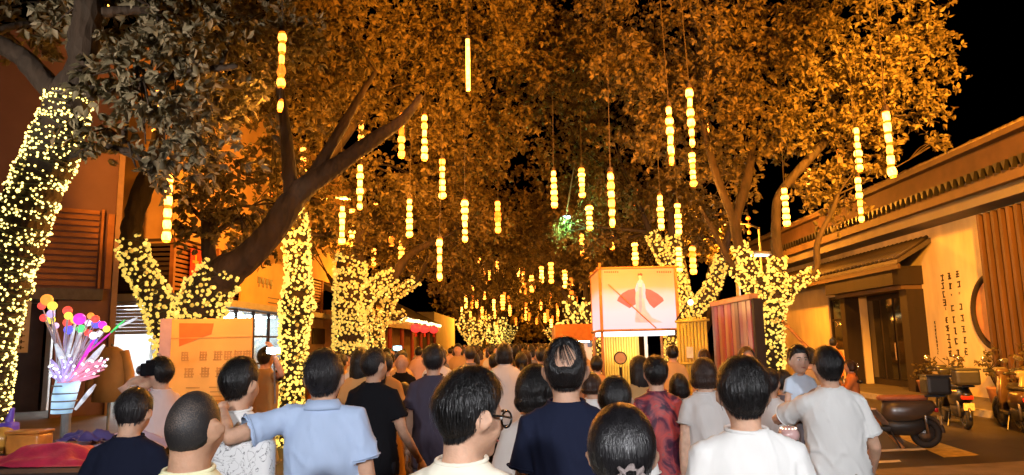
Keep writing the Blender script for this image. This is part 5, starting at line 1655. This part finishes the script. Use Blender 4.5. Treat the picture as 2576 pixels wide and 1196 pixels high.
        if collar == 'fold':
            cb = MB().rings([(0, -.010, 1.470, .098, .082), (0, -.006, 1.488, .088, .076), (0, -.002, 1.515, .070, .066), (0, -.002, 1.511, .060, .058)], 24).xf(Ln)
            me = cb.mesh('collar', smooth=True); me.transform(MT); link('collar', me, topm, root)
        elif collar != 'none':
            me = MB().torus((0, 0, 0), 1, .1, 'z', 28, 8).mesh('collar', smooth=True)
            me.transform(MT @ Ln @ Matrix.Translation((0, -.004, 1.486)) @ Matrix.Rotation(.12, 4, 'X') @ Matrix.Diagonal((.074, .066, .075, 1)))
            link('collar', me, topm, root)
    # ---- lower garment
    if bot and top != 'dress':
        pb = MB()
        pb.rings([(0, 0, .80, .155 * wd * hipw, .115), (0, 0, .88, .163 * wd * hipw, .120), (0, 0, .96, .158 * wd * hipw, .116), (0, 0, 1.02, .148 * wd, .108)], 24)
        for k in 'lr':
            hip, knee, ank = L[k]
            if bot == 'shorts':
                pb.tube([hip + Vector((0, 0, .02)), hip, hip.lerp(knee, .5), hip.lerp(knee, .95)], [.09, .098, .09, .092], 14)
            else:
                pb.tube([hip + Vector((0, 0, .02)), hip, hip.lerp(knee, .5), knee, knee.lerp(ank, .5), ank + Vector((0, 0, .01))], [.09, .096, .083, .068, .064, .064], 14)
        pme = remesh(pb, vox * 1.9 / s, 2)
        folds(pme, foldamp * .9, seed * .7, 1.0, .3, 0)
        pme.transform(MT)
        link(bot, pme, botm or cloth('charcoal', (.03, .03, .035)), root)
    # ---- shoes
    for k in 'lr':
        hip, knee, ank = L[k]
        sb = MB(); c = ank + Vector((0, .055, -.055))
        sb.rings([(c.x, c.y, c.z - .023, .045, .135), (c.x, c.y, c.z, .046, .134), (c.x, c.y - .01, c.z + .025, .042, .115), (c.x, c.y - .05, c.z + .055, .038, .06)], 16)
        me = sb.mesh('shoe', smooth=True); me.transform(MT); link('shoe', me, SHOE[shoe], root)
    root['_'] = 0
    del root['_']
    return root, MT, Mh, sj

WT = cloth('white_cotton', (.66, .65, .63)); CRM = cloth('cream_cotton', (.70, .65, .53)); NAVY = cloth('navy', (.010, .013, .030)); NAVY2 = cloth('navy_deep', (.008, .010, .022)); SKY = cloth('sky_blue', (.36, .45, .62))
BLK = cloth('black', (.008, .008, .010)); PLUM = cloth('slate_plum', (.055, .045, .065)); JEAN = cloth('dark_denim', (.02, .022, .03)); KHA = cloth('khaki', (.36, .30, .20)); GREY = cloth('grey', (.16, .15, .17)); TAN = cloth('tan', (.42, .26, .11))
LEM = cloth('lemon', (.70, .66, .42)); PINK = cloth('dusty_pink', (.55, .34, .28)); SHORTB = cloth('grey_blue_shorts', (.13, .14, .22)); OLV = cloth('olive_tan', (.30, .19, .07)); OFFW = cloth('off_white_knit', (.55, .52, .5)); RUST = cloth('rust', (.5, .17, .05))

person('person in navy T-shirt with bowed head and short dark hair beside the glow wands', 331, 972, 3.5, face=4, pitch=16, topm=NAVY2, hair='short', hm=HG, vox=.012, strands=700, t0=.024, width=1.08, arms={'l': (dirv(-.38, .1, -1), dirv(-.1, .5, -1)), 'r': (dirv(.3, .1, -1), dirv(.0, .5, -1))})
person('person with buzz-cut hair and pale lemon collar in front of the white-backpack walker', 485, 984, 2.12, face=0, yaw=-8, pitch=2, topm=LEM, hair='buzz', sk=1, vox=.0095, strands=0, t0=.012, width=1.05, neckw=1.12)
person('person in white T-shirt wearing the printed backpack, friend\'s arm round the shoulder', 600, 902, 3.5, face=-6, yaw=-14, pitch=4, topm=WT, hair='short', vox=.012, strands=700, t0=.024, botm=JEAN)
p3 = person('person in light blue short-sleeved collared shirt laying an arm over a friend\'s shoulder', 815, 882, 3.35, face=2, topm=SKY, collar='fold', hair='short', hm=HG, vox=.0115, strands=800, t0=.024, width=1.12, sleeve=.72, foldamp=.010, hemz=.76, diag=.9, curl=.4, shup=.045, handdir={'l': dirv(-.7, .55, -.35)},
            arms={'l': ('ik', (556, 1030, 3.36, (-.1, -1, -.55))), 'r': (dirv(.22, .0, -1), dirv(.05, .1, -1))}, botm=JEAN)
person('person in black T-shirt and dark jeans holding out a hand to a child', 940, 873, 5.4, face=-8, yaw=-28, topm=BLK, hair='short', hm=HG, vox=.014, strands=350, botm=JEAN, arms={'l': (dirv(-.2, 0, -1), dirv(-.1, .25, -1)), 'r': (dirv(.3, .1, -1), dirv(.45, .5, -1))}, width=1.06)
person('person in slate plum T-shirt and grey-blue shorts striding through the crowd', 1090, 868, 6.0, face=6, topm=PLUM, hair='short', hm=HG, vox=.014, strands=350, bot='shorts', botm=SHORTB, arms={'l': (dirv(-.22, 0, -1), dirv(-.05, .1, -1)), 'r': (dirv(.2, .1, -1), dirv(.0, .4, -1))}, legs={'l': (8, 6), 'r': (-22, 42)}, width=1.08, hemz=.74)
gl, MTg, Mhg, _ = person('person with black-framed glasses and cream T-shirt turning to the right', 1160, 930, 2.02, face=-18, yaw=-34, pitch=9, topm=CRM, hair='short', vox=.0092, strands=1700, t0=.027, width=1.1, facedet=True, foldamp=.005)
person('person in off-white T-shirt with chin-length black bob beside the bald man', 1345, 908, 3.45, face=0, yaw=-10, topm=cloth('blush_white', (.62, .55, .50)), hair='bob', drop=.075, vox=.012, strands=900, t0=.024, width=.95, facedet=False, arms={'l': (dirv(-.22, .0, -1), dirv(-.05, .3, -1)), 'r': (dirv(.2, 0, -1), dirv(0, .3, -1))})
person('person with bald crown ringed by black hair in deep navy T-shirt', 1420, 853, 3.0, face=-3, topm=NAVY, hair='bald', bald=.8, vox=.011, strands=900, t0=.022, width=1.08, sk=0, foldamp=.006)
bn, MTb, Mhb, _ = person('person with sleek black hair gathered low in a grey scrunchie', 1560, 1025, 1.86, face=-4, yaw=-6, topm=WT, hair='tied', hm=HSL, vox=.0092, strands=2200, t0=.027, width=.92)
person('person with black bun behind the sleek-haired scrunchie wearer', 1545, 950, 3.55, face=-5, yaw=-12, topm=WT, hair='bun', vox=.012, strands=800, t0=.022, width=.92)
person('person in sheer red floral dress with short black hair', 1648, 896, 5.2, face=-3, topm=floral(), top='dress', hair='short', vox=.014, strands=500, t0=.03, width=.98, sleeve=.75, arms={'l': (dirv(-.25, 0, -1), dirv(-.05, .25, -1)), 'r': (dirv(.28, 0, -1), dirv(.18, .12, -1))}, sk=2, facedet=False)
person('person with long dark hair in tan top before the lantern booth', 1610, 893, 6.7, face=8, yaw=25, topm=TAN, hair='long', drop=.24, vox=.018, strands=250)
person('short person with black bob between the floral dress and white blouse', 1706, 935, 6.2, face=-6, topm=GREY, hair='bob', drop=.09, vox=.018, strands=250, width=.9)
person('person in loose white blouse with brown chin-length bob', 1770, 900, 5.0, face=-4, topm=OFFW, hair='bob', hm=HBR, drop=.07, vox=.013, strands=700, width=.98, sleeve=.5, foldamp=.012, bot='trousers', botm=TAN, sk=2)
person('person in roomy white T-shirt with thick short black hair beside the striped wall', 1865, 898, 2.6, face=-4, yaw=-3, topm=WT, hair='short', vox=.0105, strands=1300, t0=.028, width=1.16, foldamp=.009)
person('person in white T-shirt half hidden behind the roomy white T-shirt wearer', 1932, 924, 5.6, face=-18, yaw=-20, topm=OFFW, hair='short', hm=HG, vox=.018, strands=200)
person('person in grey T-shirt walking beside the tree in front of the child carrier', 1968, 930, 6.4, face=-10, topm=GREY, hair='short', hm=HG, vox=.018, strands=200, sk=2)
fa, _, _, _ = person('person in white T-shirt and khaki trousers carrying a small child', 2080, 870, 4.5, face=0, topm=WT, hair='short', vox=.012, strands=700, t0=.024, width=1.16, foldamp=.011, diag=1.0, botm=KHA, hemz=.74,
       arms={'l': ('ik', (2025, 1000, 4.72, (-1, 0, -.7))), 'r': (dirv(.30, -.05, -1), dirv(.12, .6, -.7))}, sleeve=.75)
cz = pix(2005, 872, 4.78)
person('small child in pale blue shirt looking back over the carrier\'s shoulder', 2005, 868, 4.78, face=174, yaw=6,  topm=cloth('pale_blue_child', (.5, .6, .72)), hair='short', hs=1.55, vox=.011, strands=500, facedet=True, z0=cz.z - .88, sk=2, cat='child', legs={'l': (70, 80), 'r': (70, 80)}, arms={'l': (dirv(-.2, .3, -1), dirv(0, .8, -.5)), 'r': (dirv(.2, .3, -1), dirv(0, .8, -.5))}, botm=GREY, t0=.022, width=1.1)
person('person in pinkish-white T-shirt holding a camera to the face', 408, 900, 5.5, face=62, yaw=4, pitch=0, topm=cloth('pinkish_white', (.58, .46, .44)), hair='short', vox=.014, strands=350, facedet=True, arms={'l': ('ik', (374, 945, 5.45, (-.3, 0, -1))), 'r': ('ik', (384, 942, 5.5, (.3, 0, -1)))})
person('person in olive tan shirt raising a lit phone near the bright shop', 668, 874, 8.4, face=-15, topm=OLV, hair='short', vox=.02, strands=150, botm=BLK, arms={'l': (dirv(-.25, 0, -1), dirv(.2, .7, -.6)), 'r': ('ik', (688, 892, 8.12, (.6, 0, -1)))})
person('person with shaved head in black T-shirt ahead of the little girl', 1010, 893, 8.8, face=4, topm=BLK, hair='none', vox=.02, sk=1, strands=0, t0=.0)
person('little girl in dusty pink top and grey trousers led by the hand', 1016, 962, 8.0, face=10, topm=PINK, hair='pony', hs=1.35, vox=.014, strands=150, botm=GREY, cat='child', width=.9)
person('person in long tan dress walking in front of the black T-shirt wearer', 905, 880, 7.2, face=-5, topm=TAN, top='dress', hair='long', drop=.2, vox=.02, strands=150)
person('person in tan dress with dark ponytail beside the black T-shirt wearer', 968, 888, 7.6, face=5, topm=cloth('ochre_dress', (.45, .24, .08)), top='dress', hair='pony', vox=.02, strands=150)
person('person in orange-tan shirt with neat dark hair ahead of the black bob', 1272, 888, 9.0, face=0, topm=TAN, hair='short', vox=.02, strands=150)
person('person in tan shirt close beside the orange-tan shirted companion', 1244, 886, 9.6, face=-4, topm=cloth('sand', (.5, .32, .15)), hair='short', vox=.02, strands=150)
person('person with a dangling ponytail in ochre top ahead of the black bob', 1311, 888, 9.2, face=4, topm=cloth('ochre', (.45, .25, .09)), hair='pony', vox=.02, strands=150)
person('person in dark jacket walking just left of the bald man', 1362, 872, 10.0, face=0, topm=BLK, hair='short', vox=.02, strands=120)
person('person in tan top with short dark hair at the booth pole', 1500, 896, 9.0, face=-4, topm=cloth('caramel', (.45, .22, .08)), hair='short', vox=.02, strands=150)
person('person with reddish-brown hair in white top in front of the booth', 1488, 934, 6.0, face=-2, topm=WT, hair='bob', hm=HBR, drop=.05, vox=.018, strands=200, width=.92)
person('person with dark hair low behind the striped wall corner', 1880, 888, 9.4, face=-6, topm=PLUM, hair='short', vox=.02, strands=120)
person('person in rust shirt standing at the dark porch door', 2094, 848, 17.0, face=-20, topm=RUST, hair='short', vox=.022, strands=60)

person('person in rust robe sitting on the dark scooter with rust seat', 2138, 905, 11.55, face=78, topm=RUST, hair='bob', hm=HBR, drop=.06, vox=.02, strands=60, z0=-.06, legs={'l': (78, 82), 'r': (74, 80)}, arms={'l': (dirv(-.2, .6, -.8), dirv(0, .9, -.2)), 'r': (dirv(.2, .6, -.8), dirv(0, .9, -.2))}, botm=RUST, sleeve=1.5)
# ---- glasses
def world_in(M, v): return M @ Vector(v)
gb = MB()
Mg = MTg @ Mhg
for sg in (-1, 1):
    gb.torus((sg * .034, .108, .006), .024, .0032, 'y', 20, 6)
    gb.tube([(sg * .058, .106, .012), (sg * .082, .06, .014), (sg * .088, .0, .012), (sg * .086, -.02, .0)], .0032, 6)
gb.tube([(-.011, .11, .010), (.011, .11, .010)], .003, 6)
me = gb.mesh('glasses', smooth=True); me.transform(Mg)
go = link('glasses', me, mat('acetate_black', (.008, .008, .008), .25, .05)); go.location = gl.location; go.rotation_euler = gl.rotation_euler
tag(go, 'black-framed glasses on the person in the cream T-shirt', 'glasses')
for sg in (-1, 1):
    me = MB().tube([(sg * .034, .1075, .006), (sg * .034, .1085, .006)], .0235, 20).mesh('lens'); me.transform(Mg)
    link('lens', me, glass('spectacle_lens', (.97, .97, .97), 0.0), go)
# ---- scrunchie and ponytail knot
kb_ = MB()
kb_.tube([(.02, -.085, -.03), (.028, -.118, -.04), (.03, -.13, -.07), (.026, -.122, -.16), (.02, -.11, -.27)], [.026, .03, .03, .027, .012], 12)
me = kb_.mesh('ponytail', smooth=True); me.transform(MTb @ Mhb); link('ponytail', me, HB, bn)
sb = MB(); vs = []; nu, nv = 40, 10
for i in range(nu):
    a = 2 * math.pi * i / nu
    w1 = .008 * math.sin(a * 9) + .004 * math.sin(a * 14 + 1)
    for j in range(nv):
        c = 2 * math.pi * j / nv
        r_ = .030 + (.016 + w1) * math.cos(c)
        vs.append(Vector((.028 + r_ * math.cos(a), -.124 - .6 * (.018 + w1) * math.sin(c) - .004 * math.sin(a * 7), -.046 + r_ * math.sin(a) * .9)))
sb.add(vs, [(i * nv + j, ((i + 1) % nu) * nv + j, ((i + 1) % nu) * nv + (j + 1) % nv, i * nv + (j + 1) % nv) for i in range(nu) for j in range(nv)])
me = sb.mesh('scrunchie', smooth=True); me.transform(MTb @ Mhb)
so_ = link('scrunchie', me, cloth('scrunchie_grey', (.22, .18, .17))); so_.location = bn.location; so_.rotation_euler = bn.rotation_euler
tag(so_, 'gathered grey-brown fabric scrunchie on the sleek low ponytail', 'scrunchie')
# ---- printed backpack panel on the white T-shirt
bk = empty('printed_backpack', pix(616, 1112, 3.26)); tag(bk, 'white drawstring backpack with black line-art print', 'backpack')
q = MB().bbox((0, 0, -.17), (.27, .10, .36), .035)
for v in q.v: v += Vector((0, .012 * noise.noise(v * 7), .0))
q.build('bag', sketchprint(), bk, smooth=True)
for sg in (-1, 1):
    MB().tube([(sg * .10, .03, -.02), (sg * .10, .07, .03), (sg * .10, .13, .07)], .008, 8).build('strap', cloth('strap_white', (.55, .55, .55)), bk, smooth=True)
bk.rotation_euler = (0, 0, R(-6))
# ---- camera held by the photographer, phones
ph_ = empty('hand_camera', pix(378, 930, 5.42)); tag(ph_, 'black camera held up to the photographer\'s face', 'camera'); ph_.rotation_euler = (0, 0, R(62))
MB().bbox((0, 0, 0), (.13, .06, .095), .012).build('camera_body', BLK, ph_)
MB().bbox((0, 0, .055), (.05, .05, .03), .008).build('viewfinder', BLK, ph_)
MB().tube([(0, .03, -.005), (0, .10, -.005), (0, .12, -.005)], [.033, .033, .036], 16).build('lens_barrel', mat('lens_black', (.01, .01, .012), .3), ph_, smooth=True)
def phone(px, py, D, label, col, st, rz=0):
    e = empty('phone', pix(px, py, D)); e.rotation_euler = (R(8), 0, R(rz)); tag(e, label, 'phone')
    MB().bbox((0, 0, 0), (.16, .009, .078), .004).build('case', BLK, e)
    MB().lim(-.075, .075, -.0065, -.0048, -.034, .034).build('screen', emit('phone_' + name_col(col), col, st), e)
    MB().ell((0.0, -.02, .0), (.075, .015, .04), 12, 8).build('flash', emit('phone_flash_' + name_col(col), col, 10), e)
    MB().tube([(0, .02, -.6), (0, .02, -.036)], .012, 6).build('grip_stick', M_POLE, e)
    return e
phone(688, 882, 8.1, 'glowing white-blue phone held up in front of the lit shop', (.6, .85, 1), 8)
phone(905, 886, 10.5, 'bright blue phone screen lifted left of the black T-shirt wearer', (.1, .6, 1), 6)
phone(1000, 876, 13, 'small cyan phone screen raised above the far left crowd', (.3, .8, 1), 6)
# ---- domed snack cup held by the carrier
cu = empty('domed_cup', pix(1984, 1092, 4.05)); tag(cu, 'clear domed cup with pinkish top held low beside the child carrier', 'cup')
MB().rings([(0, 0, -.12, .035, .035), (0, 0, -.03, .05, .05)], 20).build('cup', mat('cup_green', (.03, .06, .04), .3), cu, smooth=True)
MB().ell((0, 0, -.005), (.056, .056, .048), 20, 12).build('dome', mat('dome_pink', (.55, .34, .32), .15, .2, 10, 0, coat=.6), cu, smooth=True)
for k in range(14):
    a = k / 14 * 6.283
    MB().ell((.04 * math.cos(a), .04 * math.sin(a), .03), .005, 6, 4).build('sparkle', emit('sparkle', (1, .85, .7), 1.5), cu)
# ---- crowd copied from a few figures
def crowd_proto(i, hair, hm, topm, bot, top=None, drop=.1, hs=1.0):
    return person('proto', 0, 0, 0, loc=(0, 0, -50), H=1.66, hair=hair, hm=hm, topm=topm, bot=bot, top=top, vox=.026, strands=0, drop=drop, hs=hs, seed=300 + i, nohands=True, z0=0)[0]
protos = [('short', HB, 'trousers', None, .1, 'short dark hair'), ('short', HG, 'shorts', None, .1, 'cropped dark hair and shorts'), ('bob', HB, 'trousers', None, .1, 'a dark bob'), ('pony', HB, 'shorts', None, .1, 'a dark ponytail'), ('long', HBR, None, 'dress', .24, 'long brown hair and a dress'), ('buzz', None, 'trousers', None, .1, 'buzz-cut hair')]
PR = [crowd_proto(i, p[0], p[1], WT, p[2], p[3], p[4]) for i, p in enumerate(protos)]
ccols = [('white', OFFW), ('tan', TAN), ('black', BLK), ('pink', PINK), ('rust', RUST), ('sand', MATS['cloth_sand']), ('grey', GREY), ('ochre', MATS['cloth_ochre'])]
g = random.Random(5)
spots = []
tries = 0
while len(spots) < 150 and tries < 9000:
    tries += 1
    D = 8.5 + 36 * g.random() ** 1.25
    x = g.uniform(-.28 * D - .4, min(.085 * D + .2, 1.15)) if D < 26 else g.uniform(-4.2, 2.3)
    x = max(x, -5.2)
    if D < 12 and not (-2.6 < x < .6): continue
    if any((x - a) ** 2 + (D - b_) ** 2 < .30 for a, b_ in spots): continue
    spots.append((x, D))
spots += [(g.uniform(2.0, 3.2), g.uniform(8.2, 11)) for _ in range(4)]
used = set()
for (x, D) in spots:
    i = g.choice((0, 0, 0, 1, 2, 2, 3, 4, 5)); cn, cm = g.choice(ccols)
    r = PR[i] if i not in used else copy_tree(PR[i]); used.add(i)
    r.location = (x, D, 0); r.rotation_euler = (0, 0, R(g.gauss(0, 12) + (180 if g.random() < .12 else 0)))
    k = g.uniform(.93, 1.06); r.scale = (k, k, k)
    tag(r, 'crowd walker in %s %s with %s' % (cn, 'dress' if protos[i][3] else 'top', protos[i][5].replace(' and a dress', '')), 'person', 'crowd: %s %s' % (cn, protos[i][5]))
    for ch in r.children:
        if ch.name.startswith(('shirt', 'dress', 'collar')) and ch.material_slots:
            ch.material_slots[0].link = 'OBJECT'; ch.material_slots[0].material = cm
# far mass of heads beyond
fb = MB(); ft = MB()
for k in range(420):
    D = g.uniform(45, 85); x = g.uniform(-4.5, 3.0); h = g.uniform(1.5, 1.75)
    fb.ell((x, D, h - .12), (.09, .1, .13), 6, 5)
    ft.rings([(x, D, 0, .15, .11), (x, D, .8, .17, .13), (x, D, h - .36, .22, .13), (x, D, h - .25, .08, .08)], 7)
fr = tag(fb.build('distant_heads', HB, None, (0, 0, 0), True), kind='stuff'); fr['label'] = 'far mass of dark heads filling the end of the street'; 
fr2 = tag(ft.build('distant_bodies', TAN, None, (0, 0, 0), True), kind='stuff'); fr2['label'] = 'far mass of clothed bodies filling the end of the street'
bpy.data.scenes.remove(TMP)
# ================================================================== scooters
M_TYRE = mat('tyre_rubber', (.015, .014, .013), .7, .2, 20, .2); M_RIM = mat('rim_alloy', (.3, .28, .26), .35, .2, 10, metal=.9); M_BLKP = mat('black_plastic', (.02, .02, .02), .45, .2, 12, .05)
M_SEAT = mat('seat_vinyl_black', (.018, .016, .015), .4, .2, 9, .1)
def scooter(label, x, y, rz, body, box=None, boxm=None, seatm=None):
    r = empty('scooter', (x, y, 0), R(rz)); tag(r, label, 'scooter')      # local +Y is forward
    bm_ = mat('scooter_' + body[0], body[1], .3, .15, 6, coat=.4)
    for yy in (-.62, .62):
        wh = MB().torus((0, yy, .23), .175, .055, 'x', 24, 10).build('wheel', M_TYRE, r, smooth=True)
        w2 = MB().tube([(-.03, yy, .23), (.03, yy, .23)], .12, 18)
        for k in range(5):
            a = k / 5 * 6.283; w2.tube([(0, yy, .23), (0, yy + .14 * math.cos(a), .23 + .14 * math.sin(a))], .015, 6)
        w2.build('rim', M_RIM, wh, smooth=True)
        MB().torus((0, yy, .23), .25, .03, 'x', 16, 8, Matrix.Identity(3), math.pi).build('mudguard', bm_, r, smooth=True)
    b = MB()
    b.rings([(0, -.30, .42, .14, .26), (0, -.36, .52, .165, .36), (0, -.42, .62, .15, .40), (0, -.40, .72, .12, .36)], 20, 2.5)
    b.build('rear_body', bm_, r, smooth=True)
    MB().rings([(0, -.3, .20, .10, .2), (0, -.34, .32, .13, .34), (0, -.32, .44, .12, .3)], 18, 2.5).build('motor_housing', M_BLKP, r, smooth=True)
    for sg in (-1, 1):
        MB().tube([(sg * .1, -.62, .23), (sg * .11, -.6, .62)], .022, 8).build('shock_absorber', M_RIM, r, smooth=True)
    MB().bbox((0, .14, .30), (.26, .5, .07), .025).build('footboard', M_BLKP, r)
    MB().tube([(0, .44, .30), (0, .46, .6), (0, .38, .98)], [.14, .15, .10], 14, sq=.45).build('leg_shield', bm_, r, smooth=True)
    MB().tube([(0, .62, .25), (0, .5, .6), (0, .40, 1.0)], .03, 8).build('fork', M_BLKP, r)
    MB().rings([(0, -.33, .725, .13, .36), (0, -.33, .77, .14, .37), (0, -.33, .80, .11, .34)], 20, 2.6).build('seat', seatm or M_SEAT, r, smooth=True)
    hb = MB().tube([(-.33, .30, 1.03), (-.16, .38, 1.02), (0, .40, 1.0), (.16, .38, 1.02), (.33, .30, 1.03)], .016, 8).build('handlebar', M_BLKP, r, smooth=True)
    for sg in (-1, 1):
        MB().tube([(sg * .33, .30, 1.03), (sg * .22, .34, 1.03)], .024, 8).build('grip', M_BLKP, hb, smooth=True)
        mi = MB().tube([(sg * .2, .36, 1.03), (sg * .26, .34, 1.2)], .007, 6).build('mirror', M_BLKP, r)
        MB().ell((sg * .28, .33, 1.25), (.065, .015, .045), 14, 8).build('mirror_glass', mat('mirror_glass', (.5, .45, .4), .08, .05, metal=.9), mi, smooth=True)
    MB().bbox((0, .42, 1.0), (.22, .12, .14), .04).build('headlamp_cowl', bm_, r, smooth=True)
    MB().ell((0, .485, 1.0), (.07, .02, .045), 12, 8).build('headlamp', mat('lamp_glass', (.6, .55, .5), .1, .1), r, smooth=True)
    MB().bbox((0, -.78, .58), (.2, .05, .07), .02).build('tail_lamp', mat('tail_red', (.45, .02, .015), .2, .1), r)
    MB().bbox((0, -.83, .42), (.18, .012, .13), .004).build('number_plate', mat('plate', (.55, .42, .2), .5, .3, 20), r)
    MB().tube([(-.12, -.1, .26), (-.2, -.2, .02)], .014, 6).build('side_stand', M_BLKP, r)
    if box:
        bx = MB().bbox((0, -.82, .95), (.40, .34, .28), .05).build('top_box', boxm or M_BLKP, r, smooth=False)
        MB().bbox((0, -.82, 1.095), (.42, .36, .03), .012).build('lid_rim', boxm or M_BLKP, bx)
        MB().bbox((0, -.78, .79), (.2, .3, .03), .008).build('carrier', M_BLKP, r)
    return r
scooter('dark electric scooter with rust seat and black top box beside the child carrier', pix(2215, 1050, 11.6).x, 11.6, 78, ('umber', (.07, .05, .035)), True, None, mat('seat_rust', (.35, .12, .05), .5, .2, 8))
scooter('black scooter with dark top box parked before the verse wall', 8.15, 14.2, -14, ('black', (.02, .019, .018)), True)
scooter('ivory scooter with pale top box parked beside the slat screen', 8.55, 12.5, -12, ('ivory', (.20, .16, .11)), True, mat('box_ivory', (.24, .19, .13), .4, .15))
scooter('brown scooter squeezed between the black and ivory scooters', 8.75, 13.4, -16, ('brown', (.06, .035, .02)))
scooter('black scooter without a box parked behind the boxed black one', 8.9, 15.6, -12, ('matt_black', (.03, .028, .025)))
scooter('grey scooter standing behind the ivory one by the slat screen', 9.15, 14.0, -10, ('grey', (.12, .11, .10)))
# seated rider
sc = pix(2150, 940, 11.6)
# shrubs in pots along the hall
def potted(x, y, label, seed, h=.6):
    r = empty('potted_shrub', (x, y, .13)); tag(r, label, 'plant')
    MB().rings([(0, 0, 0, .16, .16), (0, 0, .32, .22, .22), (0, 0, .34, .24, .24), (0, 0, .36, .2, .2)], 18).build('pot', mat('pot_clay', (.28, .13, .07), .7, .2, 8), r, smooth=True)
    g_ = random.Random(seed); st = MB()
    for k in range(7):
        st.tube([(0, 0, .3), (g_.uniform(-.15, .15), g_.uniform(-.15, .15), .3 + h * .5), (g_.uniform(-.3, .3), g_.uniform(-.3, .3), .3 + h * g_.uniform(.6, 1.1))], [.012, .009, .004], 5)
    tag(st.build('stems', M_BARK, r), kind='stuff')
    V, Q = leaves([(0, 0, .35 + h * .5, h * .42, .07), (.1, 0, .3 + h * .8, h * .3, .07)], seed, 1, .45)
    tag(link('foliage', np_mesh('foliage', V, Q), M_LEAF, r), kind='stuff')
potted(11.0, 18.9, 'leafy potted shrub under the painted verse', 71, .7)
potted(10.9, 17.2, 'bushy potted shrub at the foot of the slat screen', 72, .9)
potted(11.0, 20.4, 'small potted shrub at the right side of the porch', 73, .6)
potted(10.6, 15.4, 'tall potted shrub at the foot of the slats behind the scooters', 74, 1.0)
# leaning bamboo prop by the many-limbed tree
a, b_ = pix(1968, 808, 13.2), pix(2060, 905, 12.6)
dd = (b_ - a).normalized(); e2 = b_ + dd * ((0.01 - b_.z) / dd.z)
tag(MB().tube([a, b_, e2], [.03, .03, .03], 8).build('leaning_pole', M_BAMB, None, (0, 0, 0), True), 'brown bamboo pole leaning against the many-limbed tree', 'pole')
# white plank lying from the scooter to the ground
a, b_ = gpt(2268, 1118), pix(2196, 1034, 11.2)
tag(MB().box((a + b_) / 2 + Vector((0, 0, .03)), (.09, .03, (a - b_).length), (b_ - a).to_track_quat('Z', 'Y').to_matrix()).build('leaning_board', mat('board_pale', (.45, .32, .22), .6, .2)), 'pale board propped against the dark scooter with rust seat', 'board')

# ================================================================== street lamps
street_lamp('double-glow street lamp head behind the many-limbed tree', pix(1862, 800, 17).x, 17, pix(1900, 640, 17).z - .15, R(20), 160, (1, .95, .8), (.85, 1, .85), arm=.35, estr=3)
